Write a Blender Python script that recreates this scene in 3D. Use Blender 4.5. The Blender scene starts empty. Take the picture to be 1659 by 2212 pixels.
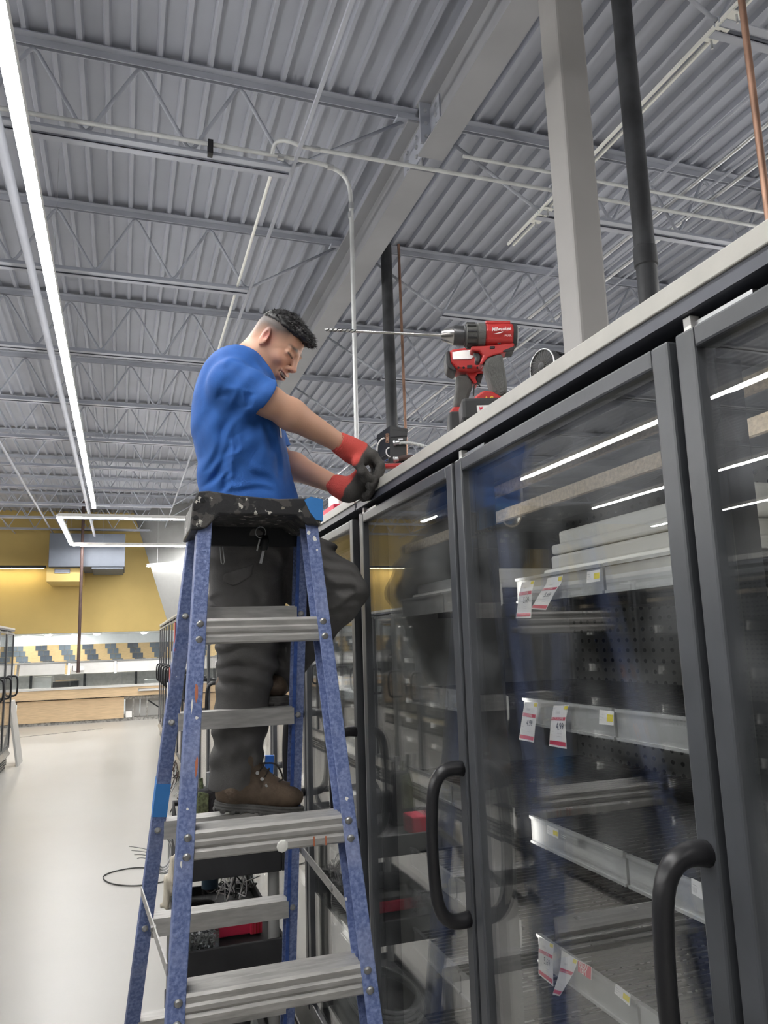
import bpy, bmesh, math, random
import numpy as np
from mathutils import Vector, Matrix
random.seed(7); np.random.seed(7)
S = bpy.context.scene
COL = S.collection
PI = math.pi
# ------------------------------------------------------------------ camera
CAM_POS = (0.0, 0.0, 1.67)
CR = Vector((0.947365567, -0.318554609, -0.031960027))   # image right in world space
CD = Vector((0.023158867, 0.167752536, -0.985557078))    # image down
CF = Vector((0.319315125, 0.932942682, 0.166300340))     # view direction
cd = bpy.data.cameras.new('camera'); cam = bpy.data.objects.new('camera', cd); COL.objects.link(cam)
cd.sensor_fit = 'HORIZONTAL'; cd.sensor_width = 36.0; cd.lens = 36.0 * 1660.0 / 1659.0
cd.clip_start = 0.02; cd.clip_end = 200
m = Matrix.Identity(4)
for i in range(3):
    m[i][0] = CR[i]; m[i][1] = -CD[i]; m[i][2] = -CF[i]; m[i][3] = CAM_POS[i]
cam.matrix_world = m
S.camera = cam
# ------------------------------------------------------------------ world, exposure
w = bpy.data.worlds.new('world'); S.world = w; w.use_nodes = True
w.node_tree.nodes['Background'].inputs[0].default_value = (0.8, 0.85, 0.9, 1)
w.node_tree.nodes['Background'].inputs[1].default_value = 0.02
vs = S.view_settings
vs.view_transform = 'Standard'; vs.look = 'None'; vs.exposure = 0.12; vs.gamma = 1.0; vs.use_curve_mapping = False
LED_POWER = 85.0       # emission of the linear ceiling lights
# ------------------------------------------------------------------ helpers
class MB:
    """collects polygons for one mesh"""
    def __init__(s): s.v = []; s.f = []; s.mi = []; s.cur = 0
    def add(s, vs, fs):
        o = len(s.v); s.v += [tuple(v) for v in vs]
        for f in fs: s.f.append([i + o for i in f]); s.mi.append(s.cur)
        return s
    def box(s, x0, x1, y0, y1, z0, z1):
        v = [(x, y, z) for z in (z0, z1) for y in (y0, y1) for x in (x0, x1)]
        return s.add(v, [(0,2,3,1),(4,5,7,6),(0,1,5,4),(2,6,7,3),(0,4,6,2),(1,3,7,5)])
    def obox(s, c, ax, ay, az, hx, hy, hz):
        c = Vector(c); v = []
        for k in (-1, 1):
            for j in (-1, 1):
                for i in (-1, 1): v.append(c + ax*hx*i + ay*hy*j + az*hz*k)
        return s.add(v, [(0,2,3,1),(4,5,7,6),(0,1,5,4),(2,6,7,3),(0,4,6,2),(1,3,7,5)])
    def bar(s, a, b, w, h, up=(0,0,1)):
        a = Vector(a); b = Vector(b); d = (b-a); L = d.length; d.normalize()
        up = Vector(up); sx = d.cross(up)
        if sx.length < 1e-5: sx = d.cross(Vector((1,0,0)))
        sx.normalize(); u = sx.cross(d)
        return s.obox((a+b)/2, sx, d, u, w/2, L/2, h/2)
    def prism(s, poly, o, ax, ay, az, t):
        """2-D outline (ccw) in plane ax, ay extruded along az by t, centred"""
        o = Vector(o); n = len(poly)
        v = [o + ax*p[0] + ay*p[1] - az*t/2 for p in poly] + [o + ax*p[0] + ay*p[1] + az*t/2 for p in poly]
        f = [list(range(n))[::-1], list(range(n, 2*n))]
        f += [(i, (i+1) % n, n + (i+1) % n, n + i) for i in range(n)]
        return s.add(v, f)
    def tube(s, path, r, n=8, closed=False, sx=1.0, up=None):
        P = [Vector(p) for p in path]; m_ = len(P)
        rs = r if isinstance(r, (list, tuple)) else [r]*m_
        T = []
        for i in range(m_):
            a = P[(i-1) % m_] if (closed or i > 0) else P[i]
            b = P[(i+1) % m_] if (closed or i < m_-1) else P[i]
            t = b - a
            T.append(t.normalized() if t.length > 1e-9 else Vector((0,0,1)))
        nrm = Vector(up) if up else (Vector((0,0,1)) if abs(T[0].z) < .9 else Vector((1,0,0)))
        nrm = (nrm - T[0]*nrm.dot(T[0])).normalized()
        vs = []
        for i in range(m_):
            nrm = nrm - T[i]*nrm.dot(T[i])
            nrm = nrm.normalized() if nrm.length > 1e-6 else T[i].orthogonal().normalized()
            bn = T[i].cross(nrm)
            for k in range(n):
                a = 2*PI*k/n + PI/n
                vs.append(P[i] + (nrm*math.cos(a) + bn*math.sin(a)*sx)*rs[i])
        fs = []
        rng = m_ if closed else m_-1
        for i in range(rng):
            j = (i+1) % m_
            for k in range(n):
                l = (k+1) % n
                fs.append((i*n+k, i*n+l, j*n+l, j*n+k))
        if not closed: fs += [list(range(n))[::-1], [(m_-1)*n+k for k in range(n)]]
        return s.add(vs, fs)
    def lathe(s, prof, o=(0,0,0), ax=Vector((0,0,1)), n=20):
        """profile of (radius, height) revolved about ax"""
        o = Vector(o); ax = Vector(ax).normalized(); e1 = ax.orthogonal().normalized(); e2 = ax.cross(e1)
        vs = []
        for r, h in prof:
            for k in range(n):
                a = 2*PI*k/n; vs.append(o + ax*h + (e1*math.cos(a) + e2*math.sin(a))*r)
        fs = []
        for i in range(len(prof)-1):
            for k in range(n):
                l = (k+1) % n; fs.append((i*n+k, i*n+l, (i+1)*n+l, (i+1)*n+k))
        fs += [list(range(n))[::-1], [(len(prof)-1)*n+k for k in range(n)]]
        return s.add(vs, fs)
    def mesh(s, name):
        me = bpy.data.meshes.new(name); me.from_pydata(s.v, [], s.f)
        if any(s.mi): me.polygons.foreach_set('material_index', s.mi)
        me.update(); return me

def link(o, parent=None):
    COL.objects.link(o)
    if parent is not None: o.parent = parent
    return o
def obj(name, mb, mat, parent=None, bevel=0, smooth=False, world=True, seg=2, recalc=False):
    """one mesh object; vertices are given in world space (world=True) or in the parent's space"""
    if world and parent is not None:
        p = parent; off = Vector((0,0,0))
        while p is not None: off += p.location; p = p.parent
        mb.v = [(a-off.x, b-off.y, c-off.z) for a, b, c in mb.v]
    me = mb.mesh(name)
    if recalc:
        bm = bmesh.new(); bm.from_mesh(me); bmesh.ops.recalc_face_normals(bm, faces=bm.faces); bm.to_mesh(me); bm.free()
    for mt in (mat if isinstance(mat, (list, tuple)) else [mat]): me.materials.append(mt)
    o = bpy.data.objects.new(name, me); link(o, parent)
    if smooth: shade(me, smooth)
    if bevel:
        b = o.modifiers.new('bevel', 'BEVEL'); b.width = bevel; b.segments = seg; b.limit_method = 'ANGLE'; b.angle_limit = .6
        b.harden_normals = False
    return o
def shade(me, ang=True):
    me.polygons.foreach_set('use_smooth', [True]*len(me.polygons))
    if ang is not True and ang:
        me.set_sharp_from_angle(angle=ang)
def tag(o, label, cat, group=None, kind=None):
    if label: o['label'] = label
    if cat: o['category'] = cat
    if group: o['group'] = group
    if kind: o['kind'] = kind
    return o
def thing(name, loc, label=None, cat=None, group=None, kind=None, rz=0):
    o = bpy.data.objects.new(name, None); o.empty_display_size = .1; o.location = loc; o.rotation_euler[2] = rz
    link(o); return tag(o, label, cat, group, kind)
def struct(o): o['kind'] = 'structure'; return o
def dup(o, loc=None, rz=None, parent=None, label=None, group=None):
    c = o.copy(); COL.objects.link(c); c.parent = parent
    if loc is not None: c.location = loc
    if rz is not None: c.rotation_euler[2] = rz
    if label: c['label'] = label
    if group: c['group'] = group
    for ch in list(o.children): dup(ch, parent=c)
    return c
def bez(p0, p1, p2, p3, n=12):
    out = []
    for i in range(n+1):
        t = i/n; u = 1-t
        out.append(tuple(u**3*a + 3*u*u*t*b + 3*u*t*t*c + t**3*d for a, b, c, d in zip(p0, p1, p2, p3)))
    return out
def smooth_path(pts, n=6):
    """Catmull-Rom through the points"""
    P = [np.array(p, float) for p in pts]; P = [2*P[0]-P[1]] + P + [2*P[-1]-P[-2]]; out = []
    for i in range(1, len(P)-2):
        for k in range(n):
            t = k/n; a, b, c, d = P[i-1:i+3]
            out.append(tuple(.5*((2*b) + (-a+c)*t + (2*a-5*b+4*c-d)*t*t + (-a+3*b-3*c+d)*t**3)))
    out.append(tuple(P[-2])); return out
def text_mb(mb, s, o, ax, ay, size, squeeze=1.0, align='LEFT', t=.0004, shear=0.0, bold=0.0):
    """flat lettering laid on a surface; ax reading direction, ay up"""
    cu = bpy.data.curves.new('txt', 'FONT'); cu.body = s; cu.size = size; cu.align_x = align; cu.shear = shear; cu.offset = bold
    cu.resolution_u = 2
    ob = bpy.data.objects.new('txt', cu); COL.objects.link(ob)
    dg = bpy.context.evaluated_depsgraph_get(); me = bpy.data.meshes.new_from_object(ob.evaluated_get(dg))
    o = Vector(o); ax = Vector(ax).normalized(); ay = Vector(ay).normalized(); az = ax.cross(ay)
    mb.add([o + ax*v.co.x*squeeze + ay*v.co.y + az*t for v in me.vertices], [list(p.vertices) for p in me.polygons])
    bpy.data.objects.remove(ob); bpy.data.meshes.remove(me); bpy.data.curves.remove(cu)
    return mb

# ---- implicit surfaces: smooth unions of round shapes turned into one continuous mesh
F32 = np.float32
def smin(a, b, k):
    if k <= 0: return np.minimum(a, b)
    h = np.clip(.5 + .5*(b-a)/k, 0, 1); return b*(1-h) + a*h - k*h*(1-h)
def smax(a, b, k): return -smin(-a, -b, k)
def f_cone(a, b, ra, rb):
    a = np.array(a, F32); b = np.array(b, F32); d = b-a; L2 = max(float(d@d), 1e-12)
    def fn(P):
        q = P-a; t = np.clip(q@d/F32(L2), 0, 1); return np.linalg.norm(q - t[:, None]*d, axis=1) - (F32(ra) + F32(rb-ra)*t)
    return fn
def f_ell(c, r, R=None):
    c = np.array(c, F32); r = np.array(r, F32); R = None if R is None else np.array(R, F32)
    def fn(P):
        q = P-c
        if R is not None: q = q@R.T            # rows of R are the local axes
        k0 = np.linalg.norm(q/r, axis=1); k1 = np.linalg.norm(q/(r*r), axis=1) + F32(1e-6)
        return k0*(k0-1)/k1
    return fn
def f_box(c, h, R=None, rd=0.0):
    c = np.array(c, F32); h = np.array(h, F32)-F32(rd); R = None if R is None else np.array(R, F32)
    def fn(P):
        q = P-c
        if R is not None: q = q@R.T
        q = np.abs(q)-h
        return np.linalg.norm(np.maximum(q, 0), axis=1) + np.minimum(q.max(axis=1), 0) - F32(rd)
    return fn
def f_plane(o, n):
    o = np.array(o, F32); n = np.array(n, F32); n = n/np.linalg.norm(n)
    return lambda P: (P-o)@n
class SDF:
    def __init__(s): s.ops = []; s.post = None
    def u(s, fn, k=.02): s.ops.append((0, fn, k)); return s
    def sub(s, fn, k=.005): s.ops.append((1, fn, k)); return s
    def inter(s, fn, k=.005): s.ops.append((2, fn, k)); return s
    def __call__(s, P):
        d = None
        for op, fn, k in s.ops:
            v = fn(P)
            if d is None: d = v
            elif op == 0: d = smin(d, v, k)
            elif op == 1: d = smax(d, -v, k)
            else: d = smax(d, v, k)
        if s.post is not None: d = s.post(P, d)
        return d.astype(F32)
def sdf_mesh(name, fn, lo, hi, h, B=8, slack=1.6):
    lo = np.array(lo, float); n = np.maximum(np.ceil((np.array(hi)-lo)/h/B).astype(int), 1); N = n*B
    ci, cj, ck = [a.ravel() for a in np.meshgrid(*[np.arange(k) for k in n], indexing='ij')]
    cen = lo + (np.stack([ci, cj, ck], 1)*B + (B-1)/2)*h
    dc = fn(cen.astype(F32))
    D = np.repeat(np.repeat(np.repeat(dc.reshape(n), B, 0), B, 1), B, 2).astype(F32)
    act = np.where(np.abs(dc) < slack*B*h*.87 + .006)[0]
    lx = np.stack([a.ravel() for a in np.meshgrid(*[np.arange(B)]*3, indexing='ij')], 1)
    CH = 3000
    for s0 in range(0, len(act), CH):
        ids = act[s0:s0+CH]; base = np.stack([ci[ids], cj[ids], ck[ids]], 1)*B
        idx = (base[:, None, :] + lx[None]).reshape(-1, 3)
        D[idx[:, 0], idx[:, 1], idx[:, 2]] = fn((lo + idx*h).astype(F32))
    Sg = D < 0
    c = np.zeros(N-1, np.uint8)
    for i in (0, 1):
        for j in (0, 1):
            for k in (0, 1): c += Sg[i:N[0]-1+i, j:N[1]-1+j, k:N[2]-1+k]
    cells = np.argwhere((c > 0) & (c < 8))
    idm = np.full(N-1, -1, np.int32); idm[cells[:, 0], cells[:, 1], cells[:, 2]] = np.arange(len(cells))
    acc = np.zeros((len(cells), 3)); cnt = np.zeros(len(cells))
    corners = [(i, j, k) for i in (0, 1) for j in (0, 1) for k in (0, 1)]
    val = {q: D[cells[:, 0]+q[0], cells[:, 1]+q[1], cells[:, 2]+q[2]].astype(float) for q in corners}
    for a in corners:
        for ax in range(3):
            if a[ax] == 0:
                b = list(a); b[ax] = 1; b = tuple(b); va, vb = val[a], val[b]; msk = (va < 0) != (vb < 0)
                t = np.where(msk, va/np.where(msk, va-vb, 1), 0)
                p = np.tile(np.array(a, float), (len(cells), 1)); p[:, ax] = t
                acc[msk] += p[msk]; cnt[msk] += 1
    V = lo + (cells + acc/np.maximum(cnt, 1)[:, None])*h
    quads = []
    for ax in range(3):
        o1, o2 = [(1, 2), (2, 0), (0, 1)][ax]
        sl0 = [slice(None)]*3; sl1 = [slice(None)]*3; sl0[ax] = slice(0, -1); sl1[ax] = slice(1, None)
        A = Sg[tuple(sl0)]; E_ = A != Sg[tuple(sl1)]
        e = np.argwhere(E_); e = e[(e[:, o1] > 0) & (e[:, o2] > 0) & (e[:, o1] < N[o1]-1) & (e[:, o2] < N[o2]-1)]
        def cell(d1, d2):
            q = e.copy(); q[:, o1] += d1; q[:, o2] += d2; return idm[q[:, 0], q[:, 1], q[:, 2]]
        Q = np.stack([cell(-1, -1), cell(0, -1), cell(0, 0), cell(-1, 0)], 1)
        fl = ~A[e[:, 0], e[:, 1], e[:, 2]]
        Q[fl] = Q[fl][:, ::-1]; quads.append(Q)
    Q = np.concatenate(quads); Q = Q[(Q >= 0).all(1)]
    me = bpy.data.meshes.new(name); me.vertices.add(len(V)); me.vertices.foreach_set('co', V.astype(F32).ravel())
    me.loops.add(len(Q)*4); me.loops.foreach_set('vertex_index', Q.astype(np.int32).ravel())
    me.polygons.add(len(Q)); me.polygons.foreach_set('loop_start', np.arange(len(Q), dtype=np.int32)*4)
    me.polygons.foreach_set('use_smooth', np.ones(len(Q), bool))
    me.update(calc_edges=True); me.validate()
    return me
def sdf_obj(name, fn, lo, hi, h, mat, parent=None, colf=None, slack=1.6):
    me = sdf_mesh(name, fn, lo, hi, h, slack=slack)
    n = len(me.vertices); co = np.empty(n*3, F32); me.vertices.foreach_get('co', co); co = co.reshape(-1, 3)
    if colf is not None:
        ca = me.color_attributes.new('Col', 'FLOAT_COLOR', 'POINT'); c = np.ones((n, 4), F32); c[:, :3] = colf(co); ca.data.foreach_set('color', c.ravel())
    if parent is not None:
        p = parent; off = Vector((0,0,0))
        while p is not None: off += p.location; p = p.parent
        me.vertices.foreach_set('co', (co - np.array(off, F32)).ravel()); me.update()
    me.materials.append(mat)
    return link(bpy.data.objects.new(name, me), parent)
def vnoise(P, s, seed=0):
    """cheap smooth pseudo-noise"""
    r = np.random.RandomState(seed); out = np.zeros(len(P), F32)
    for i in range(5):
        d = r.normal(size=3); d /= np.linalg.norm(d); out += np.sin((P@d.astype(F32))*F32(s*(.7+.25*i)) + F32(r.uniform(0, 6.3)))
    return out/5
# ------------------------------------------------------------------ materials
MT = {}
def mat(name, col, rough=.5, metal=0.0, var=0.0, vscale=8.0, bump=0.0, bscale=60.0, col2=None, spec=.5, rvar=0.0, coord='Object', stretch=None, detail=4.0, coat=0.0):
    m = bpy.data.materials.new(name); m.use_nodes = True; nt = m.node_tree; b = nt.nodes['Principled BSDF']
    c = tuple(col)+(1,); b.inputs['Base Color'].default_value = c; b.inputs['Roughness'].default_value = rough
    b.inputs['Metallic'].default_value = metal; b.inputs['Specular IOR Level'].default_value = spec
    if coat: b.inputs['Coat Weight'].default_value = coat; b.inputs['Coat Roughness'].default_value = .1
    tc = nt.nodes.new('ShaderNodeTexCoord'); out = tc.outputs[coord]
    if stretch:
        mp = nt.nodes.new('ShaderNodeMapping'); mp.inputs['Scale'].default_value = stretch; nt.links.new(out, mp.inputs[0]); out = mp.outputs[0]
    if var or col2:
        n = nt.nodes.new('ShaderNodeTexNoise'); n.inputs['Scale'].default_value = vscale; n.inputs['Detail'].default_value = detail
        nt.links.new(out, n.inputs['Vector'])
        r = nt.nodes.new('ShaderNodeValToRGB'); r.color_ramp.elements[0].position = .35; r.color_ramp.elements[1].position = .65
        a = col2 if col2 else tuple(x*(1-var) for x in col); z = col if col2 else tuple(min(1, x*(1+var)) for x in col)
        r.color_ramp.elements[0].color = tuple(a)+(1,); r.color_ramp.elements[1].color = tuple(z)+(1,)
        nt.links.new(n.outputs['Fac'], r.inputs[0]); nt.links.new(r.outputs[0], b.inputs['Base Color'])
        if rvar:
            mr = nt.nodes.new('ShaderNodeMapRange'); mr.inputs['To Min'].default_value = max(.02, rough-rvar); mr.inputs['To Max'].default_value = min(1, rough+rvar)
            nt.links.new(n.outputs['Fac'], mr.inputs[0]); nt.links.new(mr.outputs[0], b.inputs['Roughness'])
    if bump:
        n2 = nt.nodes.new('ShaderNodeTexNoise'); n2.inputs['Scale'].default_value = bscale; n2.inputs['Detail'].default_value = 3
        nt.links.new(out, n2.inputs['Vector'])
        bp = nt.nodes.new('ShaderNodeBump'); bp.inputs['Strength'].default_value = bump; bp.inputs['Distance'].default_value = .01
        nt.links.new(n2.outputs['Fac'], bp.inputs['Height']); nt.links.new(bp.outputs[0], b.inputs['Normal'])
    MT[name] = m; return m
def emit(name, col, s):
    m = bpy.data.materials.new(name); m.use_nodes = True; nt = m.node_tree; nt.nodes.clear()
    e = nt.nodes.new('ShaderNodeEmission'); e.inputs[0].default_value = tuple(col)+(1,); e.inputs[1].default_value = s
    o = nt.nodes.new('ShaderNodeOutputMaterial'); nt.links.new(e.outputs[0], o.inputs[0]); MT[name] = m; return m
def glass(name, tint=(.86,.9,.9), ior=1.55, rough=0.0, haze=0.0):
    """clear pane: see-through with mirror reflection by the angle, both faces alike"""
    m = bpy.data.materials.new(name); m.use_nodes = True; nt = m.node_tree; nt.nodes.clear()
    N = nt.nodes.new; L = nt.links.new
    g = N('ShaderNodeNewGeometry'); mr = N('ShaderNodeMapRange'); mr.inputs['To Min'].default_value = ior; mr.inputs['To Max'].default_value = 1/ior
    L(g.outputs['Backfacing'], mr.inputs[0])
    fr = N('ShaderNodeFresnel'); L(mr.outputs[0], fr.inputs['IOR'])
    t = N('ShaderNodeBsdfTransparent'); t.inputs[0].default_value = tuple(tint)+(1,)
    gl = N('ShaderNodeBsdfGlossy'); gl.inputs['Roughness'].default_value = rough; gl.inputs['Color'].default_value = (1,1,1,1)
    mx = N('ShaderNodeMixShader'); L(fr.outputs[0], mx.inputs[0]); L(t.outputs[0], mx.inputs[1]); L(gl.outputs[0], mx.inputs[2])
    last = mx
    if haze:
        d = N('ShaderNodeBsdfDiffuse'); d.inputs[0].default_value = (.8,.82,.84,1)
        tc = N('ShaderNodeTexCoord'); n = N('ShaderNodeTexNoise'); n.inputs['Scale'].default_value = 5; n.inputs['Detail'].default_value = 5; L(tc.outputs['Object'], n.inputs['Vector'])
        r = N('ShaderNodeMapRange'); r.inputs['From Min'].default_value = .45; r.inputs['From Max'].default_value = .75; r.inputs['To Max'].default_value = haze; L(n.outputs['Fac'], r.inputs[0])
        m2 = N('ShaderNodeMixShader'); L(r.outputs[0], m2.inputs[0]); L(mx.outputs[0], m2.inputs[1]); L(d.outputs[0], m2.inputs[2]); last = m2
    o = N('ShaderNodeOutputMaterial'); L(last.outputs[0], o.inputs[0]); MT[name] = m; return m
def vcol(name, rough=.5, bump=0.0, bscale=200, spec=.5, sss=0.0):
    m = mat(name, (1,1,1), rough, bump=bump, bscale=bscale, spec=spec); nt = m.node_tree; b = nt.nodes['Principled BSDF']
    a = nt.nodes.new('ShaderNodeVertexColor'); a.layer_name = 'Col'; nt.links.new(a.outputs[0], b.inputs['Base Color'])
    if sss:
        b.inputs['Subsurface Weight'].default_value = sss; b.inputs['Subsurface Radius'].default_value = (.01, .004, .002); b.inputs['Subsurface Scale'].default_value = .5
    return m
mat('deck_paint', (.42,.44,.505), .6, var=.05, vscale=1.5)
mat('steel_paint', (.43,.45,.51), .55, var=.06, vscale=3)
mat('beam_paint', (.34,.345,.365), .6, var=.06, vscale=2)
mat('column_paint', (.33,.32,.31), .55, var=.04, vscale=3)
mat('galv', (.62,.63,.64), .32, metal=.85, var=.12, vscale=12)
mat('emt', (.62,.63,.63), .35, metal=.15, var=.08, vscale=10)
mat('dark_pipe', (.045,.047,.052), .5, var=.25, vscale=9, bump=.1)
mat('copper', (.34,.20,.14), .42, metal=.6, var=.25)
mat('strut_white', (.85,.85,.8), .35)
mat('black', (.012,.012,.014), .45)
mat('rust_pipe', (.07,.04,.035), .55, var=.2)
mat('floor', (.45,.435,.405), .34, var=.06, vscale=.7, bump=.015, bscale=4, rvar=.08, detail=8)
mat('yellow_wall', (.58,.43,.155), .7, var=.03, vscale=2)
mat('grey_wall', (.4,.4,.39), .75, var=.03, vscale=2)
mat('white_wall', (.80,.86,.90), .7, var=.02)
mat('tan_tile', (.60,.45,.23), .5, var=.08, vscale=9, stretch=(1,1,6))
mat('blue_tile', (.07,.09,.115), .35, var=.15, vscale=6)
mat('blue_tile_pale', (.13,.165,.2), .35, var=.12, vscale=6)
mat('duct_paint', (.095,.108,.135), .6, var=.04)
mat('wood_panel', (.60,.44,.27), .5, var=.10, vscale=5, stretch=(1,1,14), detail=6)
mat('white_laminate', (.60,.595,.575), .4, var=.03)
mat('splay_paint', (.26,.26,.255), .75, var=.03)
mat('steel', (.6,.6,.59), .28, metal=.9, var=.08, vscale=14)
mat('dirty_metal', (.35,.34,.32), .5, metal=.5, var=.4, vscale=20)
mat('case_frame', (.062,.066,.074), .35, var=.12, vscale=10, bump=.02, spec=.6)
mat('case_black', (.012,.013,.015), .4)
mat('case_cap', (.44,.43,.395), .4, var=.06, vscale=12, bump=.03)
mat('case_band', (.075,.08,.10), .4, var=.1)
mat('case_shell', (.42,.42,.42), .45, var=.04)
mat('case_inner', (.33,.345,.35), .4, var=.06)
mat('rail_metal', (.60,.60,.60), .25, metal=.45, var=.06, vscale=25, rvar=.06)
mat('wire', (.05,.05,.055), .35, metal=.3)
mat('honeycomb', (.68,.57,.44), .6, var=.18, vscale=120, bump=.4, bscale=300)
mat('white_plastic', (.86,.85,.82), .35, var=.03)
mat('paper', (.88,.86,.86), .6)
mat('tag_red', (.72,.04,.09), .5)
mat('tag_yellow', (.9,.75,.03), .5)
mat('ink', (.03,.03,.035), .6)
mat('ink_grey', (.3,.29,.3), .6)
mat('handle_black', (.016,.016,.018), .34, bump=.03, bscale=150)
glass('door_glass', (.98,.985,.984), 1.54, haze=.035)
glass('far_glass', (.9,.92,.92), 1.55)
glass('clear_plastic', (.95,.96,.96), 1.5)
emit('led', (1,.985,.96), LED_POWER)
emit('warm_led', (1,.84,.5), 45)
emit('soft_led', (1,.98,.95), 22)
emit('case_fill', (1,.97,.9), 8)  # glow of the added fill strips inside the cases
emit('downlight', (1,.97,.92), 150)
def perf_mat():
    m = mat('perf_panel', (.5,.5,.49), .3, metal=.75, var=.08, vscale=4); nt = m.node_tree; b = nt.nodes['Principled BSDF']
    N = nt.nodes.new; L = nt.links.new
    tc = N('ShaderNodeTexCoord'); mp = N('ShaderNodeMapping'); mp.inputs['Scale'].default_value = (0, 25, 33); L(tc.outputs['Object'], mp.inputs[0])
    fr = N('ShaderNodeVectorMath'); fr.operation = 'FRACTION'; L(mp.outputs[0], fr.inputs[0])
    su = N('ShaderNodeVectorMath'); su.operation = 'SUBTRACT'; su.inputs[1].default_value = (0,.5,.5); L(fr.outputs[0], su.inputs[0])
    ln = N('ShaderNodeVectorMath'); ln.operation = 'LENGTH'; L(su.outputs[0], ln.inputs[0])
    lt = N('ShaderNodeMath'); lt.operation = 'LESS_THAN'; lt.inputs[1].default_value = .2; L(ln.outputs['Value'], lt.inputs[0])
    mx = N('ShaderNodeMix'); mx.data_type = 'RGBA'; L(lt.outputs[0], mx.inputs['Factor'])
    src = b.inputs['Base Color'].links[0].from_socket; L(src, mx.inputs['A']); mx.inputs['B'].default_value = (.01,.01,.012,1)
    L(mx.outputs['Result'], b.inputs['Base Color'])
perf_mat()
# ------------------------------------------------------------------ the shell of the hall
ZD = 5.19                     # underside of the deck ribs
X0, X1, Y0, Y1 = -16.0, 13.0, -9.0, 23.0
mb = MB(); mb.box(X0, X1, Y0, Y1+.2, -.1, 0); struct(obj('floor', mb, MT['floor']))
mb = MB(); x = -.6235-.15*103; prof = []
while x < X1:                 # narrow ribs hang below wide flats
    prof += [(x, ZD), (x+.024, ZD), (x+.036, ZD+.036), (x+.138, ZD+.036)]; x += .15
n = len(prof)
mb.add([(p[0], Y0, p[1]) for p in prof] + [(p[0], Y1, p[1]) for p in prof], [(i, i+1, n+i+1, n+i) for i in range(n-1)])
mb.box(X0, X1, Y0, Y1, ZD+.06, ZD+.1)
struct(obj('ceiling', mb, MT['deck_paint']))
struct(obj('wall_left', MB().box(X0-.2, X0, Y0, Y1, 0, ZD+.06), MT['grey_wall']))
struct(obj('wall_right', MB().box(X1, X1+.2, Y0, Y1, 0, ZD+.06), MT['grey_wall']))
struct(obj('wall_front', MB().box(X0, X1, Y0-.2, Y0, 0, ZD+.06), MT['grey_wall']))
# roof joists: bar joists spanning away from the main beam on both sides
BX = 1.82; JY = [4.35 + 1.74*k for k in range(-2, 11)]; ZT = 5.185; ZB = 4.595
def angle_pair(mb, xa, xb, z, up):
    """two angles back to back along X; up=1: legs point up"""
    for s in (-1, 1):
        ya, yb = sorted((s*.012, s*.062))
        if up: mb.box(xa, xb, ya, yb, z, z+.007); ya, yb = sorted((s*.012, s*.019)); mb.box(xa, xb, ya, yb, z, z+.05)
        else: mb.box(xa, xb, ya, yb, z-.007, z); ya, yb = sorted((s*.012, s*.019)); mb.box(xa, xb, ya, yb, z-.05, z)
def make_joist(side):
    """side -1: toward -X from the beam, +1: toward +X (local origin at the beam axis)"""
    L = 11.6 if side < 0 else 10.6
    t = thing('roof_joist', (BX, 0, 0), None, 'joist')
    a, b = sorted((side*.02, side*L)); m1 = MB(); angle_pair(m1, a, b, ZT, 0)
    obj('top_chord', m1, MT['steel_paint'], t, world=False)
    a, b = sorted((side*.89, side*(L-.9))); m2 = MB(); angle_pair(m2, a, b, ZB, 1)
    obj('bottom_chord', m2, MT['steel_paint'], t, world=False)
    pts = [(side*.08, 0, ZT-.05), (side*.90, 0, ZB+.03)]; x = .90; top = True
    while x < L-1.2:
        x += .297; pts.append((side*x, 0, (ZT-.04) if top else (ZB+.03))); top = not top
    pts.append((side*(L-.1), 0, ZT-.05))
    rp = [pts[0]]                                           # round the bends of the web bar
    for i in range(1, len(pts)-1):
        a = Vector(pts[i-1]); c = Vector(pts[i]); b = Vector(pts[i+1])
        for q in ((a-c).normalized()*.05, (a-c).normalized()*.015 + (b-c).normalized()*.015, (b-c).normalized()*.05): rp.append(tuple(c+q))
    rp.append(pts[-1]); m3 = MB(); m3.tube(rp, .012, 6)
    obj('web_bar', m3, MT['steel_paint'], t, world=False, smooth=True)
    # hanger bar of the joist end seat
    m4 = MB(); m4.box(*sorted((side*.0, side*.16)), -.05, .05, ZT-.075, ZT-.05); obj('bearing_seat', m4, MT['steel_paint'], t, world=False)
    return t
jl = make_joist(-1); jr = make_joist(1)
for i, y in enumerate(JY):
    for proto, lab, g in ((jl, 'grey open-web roof joist with zigzag bar, ending at the left side of the steel beam', 'joists left of the beam'),
                          (jr, 'grey open-web roof joist with zigzag bar, starting at the column side of the steel beam', 'joists right of the beam')):
        o = proto if i == 0 else dup(proto)
        o.location = (BX, y, 0); o['label'] = lab; o['group'] = g
        if i == 2 and proto is jl: o['label'] = 'grey open-web roof joist with the silver conduit strapped along its lower chord'
        if i == 2 and proto is jr: o['label'] = 'grey open-web roof joist crossed by the silver conduit beside the column'
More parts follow.
